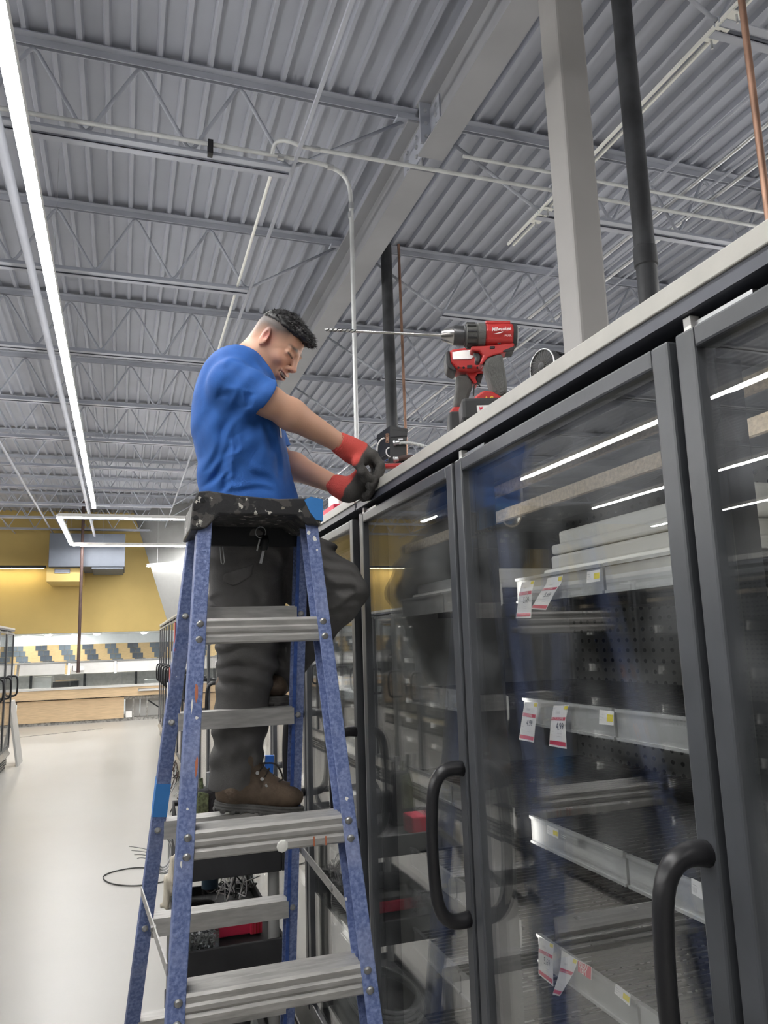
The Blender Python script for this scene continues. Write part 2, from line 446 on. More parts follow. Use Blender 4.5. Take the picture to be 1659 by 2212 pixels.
# main girder, in two lengths joined by a bolted splice
def ibeam(mb, ya, yb, z0=4.74, z1=5.105, cut=False):
    mb.box(BX-.088, BX+.088, ya, yb, z1-.014, z1); mb.box(BX-.088, BX+.088, ya, yb, z0, z0+.014)
    mb.box(BX-.005, BX+.005, ya, yb, z0+.014, z1-.014)
t = thing('steel_beam', (BX, 1, 4.74), 'grey steel I-beam standing over the square column', 'beam')
m_ = MB(); ibeam(m_, Y0+.02, 4.16); obj('flanges_and_web', m_, MT['beam_paint'], t)
m_ = MB(); m_.box(BX-.086, BX-.008, 4.10, 4.115, 4.80, 5.09); obj('stiffener_plate', m_, MT['steel_paint'], t)
m_ = MB(); m_.box(BX-.016, BX-.005, 3.95, 4.6, 4.83, 5.05); pl = obj('splice_plate', m_, MT['steel_paint'], t)
for j in range(3):
    for k in range(4): m_ = MB(); m_.lathe([(.014, 0), (.014, .010), (.008, .012)], (BX-.016, 4.0+.17*k, 4.87+.07*j), Vector((-1,0,0)), 8); obj('bolt', m_, MT['galv'], pl)
for k in range(3): m_ = MB(); m_.lathe([(.012, 0), (.012, .010), (.006, .012)], (BX-.05, 4.10, 4.85+.09*k), Vector((0,-1,0)), 8); obj('bolt', m_, MT['galv'], t)
t = thing('steel_beam', (BX, 12, 4.74), 'grey steel I-beam running on beyond the bolted splice', 'beam')
m_ = MB(); ibeam(m_, 4.30, Y1); obj('flanges_and_web', m_, MT['beam_paint'], t)
t = thing('square_column', (1.79, 2.575, 0), 'warm grey square steel column rising behind the glass door case', 'column')
obj('shaft', MB().box(1.72, 1.86, 2.507, 2.647, 0.012, 4.72), MT['column_paint'], t, bevel=.012)
obj('base_plate', MB().box(1.66, 1.92, 2.447, 2.707, 0, .012), MT['column_paint'], t)
obj('cap_plate', MB().box(1.70, 1.88, 2.48, 2.68, 4.72, 4.74), MT['column_paint'], t)
# round pipes behind the cases
def pipe(name, label, cat, x, y, r, mt, z0=0, z1=5.18, coup=(), group=None):
    t = thing(name, (x, y, z0), label, cat, group)
    obj('pipe_run', MB().tube([(x, y, z0), (x, y, z1)], r, 20), MT[mt], t, smooth=.7)
    for zc in coup:
        obj('coupling', MB().lathe([(r*1.02, -.05), (r*1.14, -.045), (r*1.14, .045), (r*1.02, .05)], (x, y, zc), n=20), MT[mt], t, smooth=.6)
    return t
pipe('drain_pipe', 'thick black drain pipe standing beside the square column', 'pipe', 2.30, 2.79, .048, 'dark_pipe', coup=(3.42,))
pipe('drain_pipe', 'thick black drain pipe rising to the steel beam behind the wired black box', 'pipe', 2.17, 6.05, .05, 'dark_pipe', coup=(2.6,))
pipe('copper_pipe', 'thin copper pipe running up beside a black drain pipe', 'pipe', 2.27, 5.99, .012, 'copper')
pipe('copper_pipe', 'thin copper pipe standing apart behind the case top', 'pipe', 1.77, 1.60, .0105, 'copper')
# conduits under the joists
def run(name, label, cat, pts, r, mt, n=8, group=None, base=None):
    t = thing(name, base or pts[0], label, cat, group)
    obj('conduit_run', MB().tube(pts, r, n), MT[mt], t, smooth=.8)
    return t
c1 = run('conduit', 'silver conduit along a joist bending down to the case top behind the man', 'conduit',
    [(-9.5, 4.27, 4.640), (1.08, 4.27, 4.650)] + bez((1.08,4.27,4.650), (1.25,4.28,4.64), (1.315,4.29,4.62), (1.315,4.29,4.42), 8)[1:] + [(1.31, 4.30, 2.145)], .0135, 'emt', 12)
for p in ((.86, 4.27, 4.637), (1.18, 4.274, 4.637), (1.315, 4.29, 4.40), (1.312, 4.295, 4.34)): obj('coupling', MB().lathe([(.017,-.02),(.017,.02)], p, Vector((1,0,0)) if p[2] > 4.5 else Vector((0,0,1)), 10), MT['galv'], c1, smooth=.6)
obj('strap', MB().box(.42, .45, 4.25, 4.30, 4.58, 4.67), MT['black'], c1)
c2 = run('conduit', 'silver conduit crossing under the steel beam toward the column side', 'conduit',
    bez((.80,4.22,4.62), (.80,4.19,4.70), (.84,4.15,4.70), (.97,4.15,4.655), 8) + [(12.5, 4.15, 4.70)], .0125, 'emt', 10)
obj('coupling', MB().lathe([(.016,-.03),(.016,.03)], (1.05,4.15,4.656), Vector((1,0,0)), 10), MT['galv'], c2)
run('conduit', 'second silver conduit side by side beyond the column', 'conduit', [(2.0, 4.05, 4.72), (12.5, 4.05, 4.72)], .012, 'emt', 10)
run('conduit', 'white thin conduit running lengthwise from the joist with the bent conduit', 'conduit', [(.835, 4.35, 4.64), (.86, 7.9, 4.64)], .011, 'strut_white')
t = run('bridging_angle', 'long grey bridging bar under the joists left of the beam', 'brace', [(.955, -5, 4.645), (.955, 22.8, 4.645)], .015, 'steel_paint', 4)
for k, xx in enumerate((-2.6, -6.2)): run('bridging_angle', 'long grey bridging bar under the joists out over the aisle', 'brace', [(xx, -5, 4.645), (xx, 22.8, 4.645)], .015, 'steel_paint', 4, 'bridging over the aisle')
for k, (xx, zz, r) in enumerate(((3.45, 4.78, .012), (3.72, 4.76, .016), (3.86, 4.76, .012), (3.98, 4.76, .016), (4.12, 4.76, .010), (4.9, 4.60, .03), (6.4, 4.62, .02))):
    run('conduit', 'long grey conduit running lengthwise beyond the column', 'conduit', [(xx, -5, zz), (xx, 22.8, zz)], r, 'galv' if k % 2 else 'steel_paint', group='lengthwise conduits beyond the column')
run('sprinkler_pipe', 'grey sprinkler pipe hung along the nearest linear light', 'pipe', [(-.66, -5, 4.32), (-.66, 19, 4.32)], .028, 'steel_paint', 12)
run('sprinkler_pipe', 'grey pipe hung lengthwise left of the linear light', 'pipe', [(-1.68, -5, 4.58), (-1.68, 22, 4.58)], .02, 'steel_paint', 10)
# slotted strut carrying two white rods
t = thing('strut_rail', (2.74, 3.5, 4.6), 'twin white strut rails hung from the joists beside the column', 'rail')
for dx in (-.022, .022): obj('rail', MB().box(2.74+dx-.006, 2.74+dx+.006, -4, 4.82, 4.615, 4.635), MT['strut_white'], t)
for y in (2.60, 4.36):
    p = MB(); p.box(2.70, 2.78, y-.10, y+.10, 4.598, 4.606); pl = obj('slotted_plate', p, MT['strut_white'], t)
    for dy in (-.045, .045): obj('slot', MB().lathe([(.012, 0), (.012, .001)], (2.74, y+dy*.6, 4.597), Vector((0,0,-1)), 10), MT['black'], pl)
    for dy in (-.085, .085): obj('bolt', MB().lathe([(.006, -.05), (.006, .06)], (2.74, y+dy, 4.6), n=8), MT['galv'], pl)
# ------------------------------------------------------------------ linear LED lights
def linear_light(pa, pb, label, group=None, w=.065, mt='led', parent=None):
    pa = Vector(pa); pb = Vector(pb); c = (pa+pb)/2
    t = thing('linear_light', c, label, 'light', group)
    h = MB(); h.bar(pa+Vector((0,0,.035)), pb+Vector((0,0,.035)), w, .06); obj('housing', h, MT['white_plastic'], t)
    d = MB(); dr = (pb-pa).normalized(); d.bar(pa+dr*.01-Vector((0,0,.002)), pb-dr*.01-Vector((0,0,.002)), w*.9, .016); obj('diffuser', d, MT[mt], t)
    n = max(2, int((pb-pa).length/2.4))
    for k in range(n+1):
        q = pa + (pb-pa)*((k+.3)/(n+.6)); obj('suspension_wire', MB().tube([q+Vector((0,0,.06)), (q.x, q.y, 5.18)], .0025, 4), MT['galv'], t)
    return t
ZL = 4.07
linear_light((-.50, -3.0, ZL), (-.50, 13.75, ZL), 'long glowing linear light hung over the aisle beside the sprinkler pipe')
for xx in (-4.35, -7.1, -10.0): linear_light((xx, -4.0, ZL), (xx, 14.5, ZL), 'long glowing linear light hung beyond the facing row of cases', 'lights over the far aisles')
for xx in (5.2, 8.6): linear_light((xx, -4.0, ZL), (xx, 18.0, ZL), 'long glowing linear light hung behind the cases and column', 'lights behind the cases')
# ------------------------------------------------------------------ glass door cases
PITCH = .74; DW = .725; DZ0, DZ1 = .31, 2.066
SHELF_Z = (1.785, 1.53, 1.29, 1.06, .84, .62)
def make_door():
    """door in local space: front face at x=0, y from 0 (handle side) to DW"""
    d = MB(); s = .036; t = .034
    d.box(0, t, 0, s, DZ0, DZ1); d.box(0, t, DW-s, DW, DZ0, DZ1)
    d.box(0, t, s, DW-s, DZ1-.030, DZ1); d.box(0, t, s, DW-s, DZ0, DZ0+.04)
    door = obj('door', d, MT['case_frame'], None, bevel=.004, world=False)
    g = MB(); g.box(.010, .014, s-.003, DW-s+.003, DZ0+.037, DZ1-.027); obj('glass_pane', g, MT['door_glass'], door, world=False)
    g = MB(); g.box(.026, .029, s-.003, DW-s+.003, DZ0+.037, DZ1-.027); obj('glass_pane', g, MT['door_glass'], door, world=False)
    # bowed pull handle
    path = bez((.004,.019,1.395), (-.045,.019,1.405), (-.07,.019,1.39), (-.073,.019,1.32), 10) + bez((-.073,.019,1.32), (-.077,.019,1.27), (-.077,.019,1.22), (-.073,.019,1.17), 6)[1:] + bez((-.073,.019,1.17), (-.07,.019,1.10), (-.045,.019,1.085), (.004,.019,1.095), 10)[1:]
    n = len(path); rs = [.0165 - .004*math.sin(PI*i/(n-1)) for i in range(n)]
    h = MB(); h.tube(path, rs, 12, sx=1.0, up=(0,0,1)); obj('handle', h, MT['handle_black'], door, smooth=True, world=False)
    obj('hinge_arm', MB().box(.015, .06, .60, .70, DZ1+.002, DZ1+.012), MT['galv'], door, world=False); obj('hinge_pin', MB().box(.008, .022, .700, .714, DZ1, DZ1+.02), MT['white_plastic'], door, world=False)
    return door
def make_shelf(Ls, fine=True):
    """wire shelf in local space: front edge at x=0, y 0..Ls, top at z=0"""
    m_ = MB(); nw = 30
    for i in range(nw): y = .01 + (Ls-.02)*i/(nw-1); m_.box(.006, .60, y-.0022, y+.0022, -.0045, 0)
    for x in (.012, .15, .3, .45, .59): m_.box(x-.003, x+.003, 0, Ls, -.011, -.005)
    for y in (.03, Ls-.03): m_.box(.1, .62, y-.002, y+.002, -.05, -.005)
    s = obj('wire_shelf', m_, MT['wire'], None, world=False)
    r = MB(); r.box(-.004, .004, 0, Ls*.5-.004, -.038, .010); r.box(-.008, .0, 0, Ls*.5-.004, .006, .012)
    r.box(-.004, .004, Ls*.5+.004, Ls, -.038, .010); r.box(-.008, .0, Ls*.5+.004, Ls, .006, .012); r.box(-.008, .002, 0, Ls*.5-.004, -.042, -.037); r.box(-.008, .002, Ls*.5+.004, Ls, -.042, -.037)
    obj('price_rail', r, MT['rail_metal'], s, world=False)
    return s
DOOR = make_door(); SHELF = make_shelf(.655)
def make_case(nd, first=False):
    W = nd*PITCH + .05; D = .82; t = thing('glass_door_case', (0,0,0), None, 'cooler', None)
    P = lambda n, mb, mt, **k: obj(n, mb, MT[mt], t, world=False, **k)
    P('base', MB().box(.05, D, .0, W, 0, .24), 'case_black')
    k = MB(); k.prism([(-.01,.22), (.04,.31), (.05,.31), (.05,.20), (-.005,.20)], (0, W/2, 0), Vector((1,0,0)), Vector((0,0,1)), Vector((0,-1,0)), W); P('bumper', k, 'steel')
    g = MB()
    for z in (.05, .085, .12, .155): g.box(.03, .05, .02, W-.02, z, z+.02)
    P('kick_grille', g, 'dirty_metal')
    P('end_panel', MB().box(.02, D, 0, .02, .24, 2.08), 'case_shell'); P('end_panel', MB().box(.02, D, W-.02, W, .24, 2.08), 'case_shell')
    P('top_cap', MB().box(-.002, D, 0, W, 2.111, 2.14), 'case_cap', bevel=.002)
    h = MB(); h.box(.002, .05, 0, W, 2.090, 2.111); h.box(-.001, .006, 0, W, 2.088, 2.093); P('header_band', h, 'case_band')
    h = MB(); h.box(.045, .12, .02, W-.02, 2.03, 2.111); P('header_recess', h, 'case_black')
    P('roof_liner', MB().box(.12, D-.02, .02, W-.02, 2.07, 2.11), 'case_inner')
    P('back_panel', MB().box(D-.08, D-.02, .02, W-.02, .24, 2.07), 'perf_panel')
    P('deck_pan', MB().box(.05, D-.08, .02, W-.02, .24, .33), 'case_inner')
    for z, x in ((2.015, .17), (1.945, .15)): P('air_duct_strip', MB().box(x, x+.012, .03, W-.03, z, z+.026), 'honeycomb')
    m_ = MB(); m_.box(.038, .05, .02, W-.02, .31, .345); P('sill', m_, 'case_black')
    for i in range(nd+1):
        y = .025 + i*PITCH; m_ = MB(); m_.box(.038, .085, max(.0, y-.032), min(W, y+.032), .31, 2.06); mu = P('mullion', m_, 'case_frame')
        if 0 < i < nd: obj('fill_strip', MB().box(.0855, .092, y-.005, y+.005, .40, 2.0), MT['case_fill'], mu, world=False)  # glowing strip added out of sight behind the mullion to brighten the interior
        if 0 < i < nd:
            s_ = MB(); s_.box(D-.10, D-.08, y-.015, y+.015, .33, 2.0); P('shelf_standard', s_, 'steel')
    for i in range(nd):
        d = DOOR if (first and i == 0) else dup(DOOR); d.parent = t; d.location = (0, .025 + i*PITCH + .0075, 0)
        for z in SHELF_Z:
            s = SHELF if (first and i == 0 and z == SHELF_Z[0]) else dup(SHELF); s.parent = t; s.location = (.125, .025 + i*PITCH + .0425, z)
    return t
case5 = make_case(5, True)
RX = .70
W5 = 5*PITCH + .05
RIGHT = [2.32-W5]
y = 2.335
for k in range(3): RIGHT.append(y); y += W5 + .015
case5.location = (RX, RIGHT[0], 0); case5['label'] = 'glass door cooler under the drills, with price tags on its shelves'; case5['group'] = 'coolers along the ladder side'
dup(case5, (RX, RIGHT[1], 0), label='glass door cooler beside the utility cart and the man')
dup(case5, (RX, RIGHT[2], 0), label='glass door cooler in the ladder-side row, with loose wires along its base')
dup(case5, (RX, RIGHT[3], 0), label='glass door cooler next to the short end cooler of the ladder-side row')
case3 = make_case(3); case3.location = (RX, y, 0); case3['label'] = 'short three-door cooler with a grey end panel, closing the ladder-side row'; case3['group'] = 'coolers along the ladder side'
# row across the aisle (turned round); its end stands level with the end of the other row
yl = 13.06
for k in range(4):
    o = dup(case5, (-1.55, yl, 0), rz=PI, label='glass door cooler facing the ladder across the aisle' if k else 'glass door cooler at the counter end of the opposite row', group='coolers in the opposite row')
    o.scale = (1, 1, .957); yl -= W5 + .015
# ------------------------------------------------------------------ the far end: bulkhead, tiled wall, service counter
YB = 21.0
wb = struct(obj('wall_back', MB().box(X0, X1, Y1, Y1+.2, 0, ZD+.06), MT['white_wall']))
struct(obj('wall_bulkhead', MB().box(X0, 1.6, YB, Y1, 2.14, ZD+.05), MT['yellow_wall']))
mb = MB(); mb.box(X0, 1.55, YB+.05, Y1-.01, 2.125, 2.14); struct(obj('trim_1', mb, MT['white_wall']))
mb = MB(); mb.prism([(.515, 4.11), (1.05, 2.30), (3.4, 2.30), (3.4, 5.19), (.2, 5.19)], (0,0,0), Vector((1,0,0)), Vector((0,0,1)), Vector((0,-1,0)), .06)
mb.v = [(x, 20.63 - x + (y), z) for x, y, z in mb.v]; struct(obj('wall_splay', mb, MT['splay_paint'], recalc=True))
mb = MB(); mb.box(X0, X1, Y1-.02, Y1, 1.0, 1.865); struct(obj('wall_tiled', mb, MT['tan_tile']))
tw = bpy.data.objects['wall_tiled']
tile = MB(); tile.box(-.070, .070, -.012, 0, -.067, .067); tme = tile.mesh('tile')
for g in range(-5, 8):
    mt = MT['blue_tile'] if g % 2 == 0 else MT['blue_tile_pale']
    for r in range(4):
        for k in range(2):
            o = bpy.data.objects.new('tile', tme); link(o, tw); o.location = (-2.135 + .59*g + .066*r + .146*k, Y1-.02, 1.795 - .140*r)
            if not tme.materials: tme.materials.append(mt)
            o.material_slots[0].link = 'OBJECT'; o.material_slots[0].material = mt
for i, (x, y) in enumerate(((-3.0, 21.5), (-1.78, 21.5), (-.62, 21.5), (.55, 21.5), (-4.2, 21.5), (-2.4, 22.4), (-1.2, 22.4))):
    t = thing('downlight', (x, y, 2.12), 'round glowing downlight in the underside of the yellow bulkhead', 'light', 'bulkhead downlights')
    obj('trim_ring', MB().lathe([(.11, 0), (.11, -.012), (.085, -.014)], (x, y, 2.125)), MT['white_plastic'], t)
    obj('lens', MB().lathe([(.083, -.010), (.06, -.045), (.0, -.05)], (x, y, 2.125)), MT['downlight'], t)
# air duct with a grille box under it
t = thing('air_duct', (-.8, 20.1, 3.6), 'blue-grey square air duct hung in front of the yellow bulkhead', 'duct')
obj('duct_body', MB().box(-1.655, .025, 19.3, 20.95, 3.63, 4.42), MT['duct_paint'], t, bevel=.01)
obj('duct_collar', MB().box(-.72, .0, 19.32, 20.9, 3.575, 3.63), MT['duct_paint'], t, bevel=.01)
t = thing('vent_box', (-1.3, 20, 3.29), 'small yellow boxed-out vent below the blue-grey air duct', 'vent')
obj('box_body', MB().box(-1.70, -.93, 19.45, 20.98, 3.30, 3.62), MT['yellow_wall'], t)
gp = obj('grille', MB().box(-1.53, -1.19, 19.435, 19.45, 3.49, 3.60), MT['duct_paint'], t)
for k in range(4): obj('slat', MB().box(-1.52, -1.20, 19.425, 19.437, 3.50+.026*k, 3.512+.026*k), MT['steel_paint'], gp)
t = thing('cove_light', (-4, 20.8, 3.72), 'dark strip light washing warm light down the yellow bulkhead', 'light')
obj('housing', MB().box(-7.0, -1.82, 20.66, 20.74, 3.74, 3.80), MT['case_black'], t)
obj('diffuser', MB().box(-6.95, -1.87, 20.68, 20.72, 3.73, 3.745), MT['warm_led'], t)
for x in (-6, -4, -2.2): obj('wall_arm', MB().box(x-.01, x+.01, 20.72, 20.99, 3.765, 3.785), MT['case_black'], t)
pipe('drain_pipe', 'slim rust-brown pipe dropping in front of the air duct to the counter', 'pipe', -.925, 19.1, .035, 'rust_pipe', 1.2, 5.18)
# light frame near the far end
linear_light((-1.13, 14.80, ZL), (4.6, 14.80, ZL), 'glowing linear light crossing the aisle end, front bar of a light rectangle', w=.085)
linear_light((-1.13, 18.80, ZL), (4.6, 18.80, ZL), 'glowing linear light crossing before the air duct, back bar of a light rectangle', w=.085)
linear_light((-1.13, 14.86, ZL), (-1.13, 18.74, ZL), 'glowing linear light joining the two bars of the light rectangle', w=.085)
linear_light((.56, 19.93, 3.70), (2.56, 17.93, 3.70), 'glowing linear light mounted along the grey splayed wall', w=.07, mt='soft_led')
# service counter
t = thing('service_counter', (-1.5, 20.4, 0), 'long wood-fronted service counter with white slanted guard panels', 'counter')
obj('plinth', MB().box(-7, 2.5, 19.97, 21.2, 0, .07), MT['dirty_metal'], t)
obj('lower_panel', MB().box(-7, -2.28, 19.93, 20.0, .07, .56), MT['wood_panel'], t)
obj('lower_panel', MB().box(-2.25, .085, 19.93, 20.0, .07, .56), MT['wood_panel'], t)
obj('shadow_rail', MB().box(-7, 2.5, 20.0, 20.05, .50, .62), MT['dirty_metal'], t)
obj('upper_panel', MB().box(-7, .40, 19.86, 20.0, .585, .80), MT['wood_panel'], t)
obj('upper_panel', MB().box(.40, 2.5, 19.86, 20.0, .585, .68), MT['wood_panel'], t); obj('upper_panel', MB().box(.40, 2.5, 19.86, 20.0, .745, .80), MT['wood_panel'], t)
obj('tray_rail', MB().box(.42, 2.5, 19.80, 20.0, .69, .735), MT['white_laminate'], t)
obj('counter_edge', MB().box(-7, 2.5, 19.84, 20.05, .80, .85), MT['white_laminate'], t)
obj('well_floor', MB().box(-7, 2.5, 20.05, 21.2, .72, .80), MT['steel'], t)
obj('rear_ledge', MB().box(-7, 2.5, 20.95, 21.2, .80, 1.12), MT['steel'], t)
for i, x in enumerate((-4.5, -3.42, -2.31, -1.19, -.13, .90, 1.95)):
    m_ = MB(); m_.prism([(20.28, 1.15), (20.30, 1.14), (20.44, 1.40), (20.42, 1.41)], (x+.53, 0, 0), Vector((0,1,0)), Vector((0,0,1)), Vector((1,0,0)), 1.0); obj('guard_panel', m_, MT['white_laminate'], t, recalc=True)
    m_ = MB(); m_.prism([(20.24, 1.12), (20.28, 1.11), (20.46, 1.42), (20.42, 1.43)], (x-.005, 0, 0), Vector((0,1,0)), Vector((0,0,1)), Vector((1,0,0)), .05); obj('guard_bracket', m_, MT['steel'], t, recalc=True)
obj('guard_top_rail', MB().box(-5, 2.5, 20.40, 20.50, 1.41, 1.445), MT['steel'], t)
for x in (-3.2, -2.02, -.83, .35, 1.5): obj('guard_post', MB().box(x-.03, x+.03, 20.30, 20.36, .80, 1.15), MT['case_black'], t)
obj('glass_shield', MB().box(-5, 2.5, 20.22, 20.225, .85, 1.14), MT['far_glass'], t)
for z0, x0, x1, c in ((.07, .12, .45, 'white_laminate'), (.07, .47, 1.0, 'white_laminate')): obj('open_bay_liner', MB().box(x0, x1, 20.3, 20.32, z0, .55), MT[c], t)
for x in (.30, .62): obj('bay_leg', MB().box(x-.02, x+.02, 19.98, 20.02, .07, .52), MT['dirty_metal'], t)
obj('bay_brace', MB().bar((.64, 20.0, .45), (1.0, 20.0, .2), .02, .03), MT['case_black'], t)
obj('outlet_box', MB().box(.13, .27, 19.94, 19.98, .08, .22), MT['white_plastic'], t)
# things left in the counter well
def simple(name, mbx, mt, label, cat, group=None, **k): return tag(obj(name, mbx, MT[mt], **k), label, cat, group)
simple('white_carton', MB().box(-1.97, -1.58, 20.42, 20.7, .801, 1.10), 'white_laminate', 'plain white carton in the counter well beside a black post', 'carton', bevel=.005)
simple('wood_plank', MB().bar((-1.5, 20.55, .985), (-1.02, 20.62, .985), .10, .02), 'wood_panel', 'pale wood plank lying on dark trays in the counter well', 'plank')
simple('dark_tray', MB().box(-1.55, -.98, 20.45, 20.85, .80, .972), 'case_black', 'stack of dark trays in the counter well', 'tray', bevel=.01)
simple('wood_plank', MB().bar((-.75, 20.5, .82), (.25, 20.42, .82), .08, .02), 'wood_panel', 'long pale plank lying flat behind the glass shield', 'plank')
simple('metal_pan', MB().box(.55, 1.4, 20.4, 20.8, .80, .93), 'steel', 'wide metal pan at the open end of the counter well', 'pan', bevel=.01)
simple('paper_sheet', MB().box(-1.12, -.84, 20.262, 20.268, 1.22, 1.33).box(-1.12,-1.10,20.262,20.275,1.22,1.33), 'paper', 'white paper sheet taped to a guard panel', 'paper')
simple('floor_strip', MB().bar((-1.95, 17.55, .004), (-.36, 18.3, .004), .03, .008), 'dirty_metal', 'thin dark strip lying on the floor before the counter', 'strip')
m_ = MB(); m_.prism([(-1.46, 0), (-1.43, 0), (-1.58, .95), (-1.61, .95)], (0, 13.42, 0), Vector((1,0,0)), Vector((0,0,1)), Vector((0,-1,0)), .6)
simple('leaning_board', m_, 'white_laminate', 'pale board leaning at the end of the opposite cooler row', 'board', recalc=True)
# ------------------------------------------------------------------ measuring aid: the point seen at pixel (px, py) of the 1659x2212 frame, at depth plane Y
def W(px, py, Y):
    d = CF + CR*((px-829.5)/1660.0) + CD*((py-1106.0)/1660.0)
    return Vector(CAM_POS) + d*(Y/d.y)
# ------------------------------------------------------------------ stepladder
def ladder_mat():
    m = mat('ladder_blue', (.13,.19,.46), .55, bump=.25, bscale=180); nt = m.node_tree; b = nt.nodes['Principled BSDF']; N = nt.nodes.new; L = nt.links.new
    tc = N('ShaderNodeTexCoord')
    n1 = N('ShaderNodeTexNoise'); n1.inputs['Scale'].default_value = 130; n1.inputs['Detail'].default_value = 4; L(tc.outputs['Object'], n1.inputs['Vector'])
    r1 = N('ShaderNodeValToRGB'); e = r1.color_ramp.elements; e[0].position = .38; e[0].color = (.095,.135,.30,1); e[1].position = .68; e[1].color = (.22,.28,.50,1); L(n1.outputs['Fac'], r1.inputs[0])
    n2 = N('ShaderNodeTexNoise'); n2.inputs['Scale'].default_value = 9; n2.inputs['Detail'].default_value = 6; L(tc.outputs['Object'], n2.inputs['Vector'])
    r2 = N('ShaderNodeMapRange'); r2.inputs['From Min'].default_value = .5; r2.inputs['From Max'].default_value = .8; r2.inputs['To Max'].default_value = .5; L(n2.outputs['Fac'], r2.inputs[0])
    mx = N('ShaderNodeMix'); mx.data_type = 'RGBA'; L(r2.outputs[0], mx.inputs['Factor']); L(r1.outputs[0], mx.inputs['A']); mx.inputs['B'].default_value = (.42,.45,.62,1)
    n3 = N('ShaderNodeTexNoise'); n3.inputs['Scale'].default_value = 38; n3.inputs['Detail'].default_value = 1; L(tc.outputs['Object'], n3.inputs['Vector'])
    g3 = N('ShaderNodeMath'); g3.operation = 'GREATER_THAN'; g3.inputs[1].default_value = .79; L(n3.outputs['Fac'], g3.inputs[0])
    m3 = N('ShaderNodeMix'); m3.data_type = 'RGBA'; L(g3.outputs[0], m3.inputs['Factor']); L(mx.outputs['Result'], m3.inputs['A']); m3.inputs['B'].default_value = (.75,.75,.76,1)
    L(m3.outputs['Result'], b.inputs['Base Color'])
ladder_mat()
mat('ladder_blue_deep', (.035,.085,.30), .45, var=.25, vscale=60)  # deep blue for the rail's painted inner shade, and for one wire
mat('alu', (.50,.49,.47), .42, metal=.55, var=.14, vscale=16, stretch=(1,6,6), bump=.05, bscale=40)
mat('rivet', (.36,.36,.35), .4, metal=.8)
mat('paint_white', (.82,.81,.76), .5)
mat('paint_rust', (.50,.16,.08), .6)
mat('tape_blue', (.05,.25,.66), .5, var=.1)
mat('sticker', (.75,.73,.72), .5)
mat('sticker_red', (.55,.12,.12), .5)
def cap_mat():
    m = mat('cap_plastic', (.02,.02,.022), .5, bump=.2, bscale=60); nt = m.node_tree; b = nt.nodes['Principled BSDF']; N = nt.nodes.new; L = nt.links.new
    tc = N('ShaderNodeTexCoord'); last = None; cur = (.02,.02,.022,1)
    for sc, th, colr in ((30, .56, (.075,.07,.065,1)), (46, .665, (.62,.60,.54,1)), (24, .735, (.30,.27,.22,1))):
        n = N('ShaderNodeTexNoise'); n.inputs['Scale'].default_value = sc; n.inputs['Detail'].default_value = 5; L(tc.outputs['Object'], n.inputs['Vector'])
        g = N('ShaderNodeMapRange'); g.inputs['From Min'].default_value = th-.03; g.inputs['From Max'].default_value = th; L(n.outputs['Fac'], g.inputs[0])
        mx = N('ShaderNodeMix'); mx.data_type = 'RGBA'; L(g.outputs[0], mx.inputs['Factor'])
        if last is None: mx.inputs['A'].default_value = cur
        else: L(last, mx.inputs['A'])
        mx.inputs['B'].default_value = colr; last = mx.outputs['Result']
    L(last, b.inputs['Base Color'])
cap_mat()
lad = thing('stepladder', (.31, 2.0, 0), 'paint-spattered blue fibreglass stepladder with aluminium steps, the man standing on its back', 'ladder')
FY = lambda z: 1.875 - .23*(1.985-z)
RY = lambda z: 2.06 + .26*(1.985-z)
FLX = lambda z: .184 + (z-1.971)*(.184-.114)/.988
FRX = lambda z: .445 - (z-1.971)*(.499-.445)/.999
RLX = lambda z: .180 + (z-1.995)*(.180-.050)/1.326
RRX = lambda z: .462 - (z-1.975)*(.480-.462)/1.278
def channel(name, top, bot, w, dep, open_dir, mt):
    """C-channel rail: web on the outside, flanges turned inward (open_dir = +-1 along x)"""
    top = Vector(top); bot = Vector(bot); d = (top-bot).normalized(); ax = Vector((1,0,0)); ax = (ax-d*ax.dot(d)).normalized(); ay = d.cross(ax)
    s = open_dir; t_ = .005; o = -s*w/2
    poly = [(o, -dep/2), (o+s*w, -dep/2), (o+s*w, -dep/2+t_), (o+s*t_, -dep/2+t_), (o+s*t_, dep/2-t_), (o+s*w, dep/2-t_), (o+s*w, dep/2), (o, dep/2)]
    mb = MB(); mb.prism(poly, (top+bot)/2, ax, ay, d, (top-bot).length); return obj(name, mb, MT[mt], lad, bevel=.0018, recalc=True)
fl = channel('front_rail', (FLX(1.99), FY(1.99)+.03, 1.99), (FLX(.02), FY(.02)+.03, .02), .034, .066, 1, 'ladder_blue')
fr = channel('front_rail', (FRX(1.99), FY(1.99)+.03, 1.99), (FRX(.02), FY(.02)+.03, .02), .032, .066, -1, 'ladder_blue')
rl = channel('rear_rail', (RLX(1.99), RY(1.99), 1.99), (RLX(.02), RY(.02), .02), .036, .050, 1, 'ladder_blue')
rr = channel('rear_rail', (RRX(1.99), RY(1.99), 1.99), (RRX(.02), RY(.02), .02), .032, .050, -1, 'ladder_blue')
obj('inner_shade_strip', MB().bar((RRX(1.96)-.012, RY(1.96)-.0275, 1.96), (RRX(.3)-.012, RY(.3)-.0275, .3), .010, .002, up=(0,-1,.3)), MT['ladder_blue_deep'], rr)  # shadow inside the rail's channel, painted as a darker blue strip
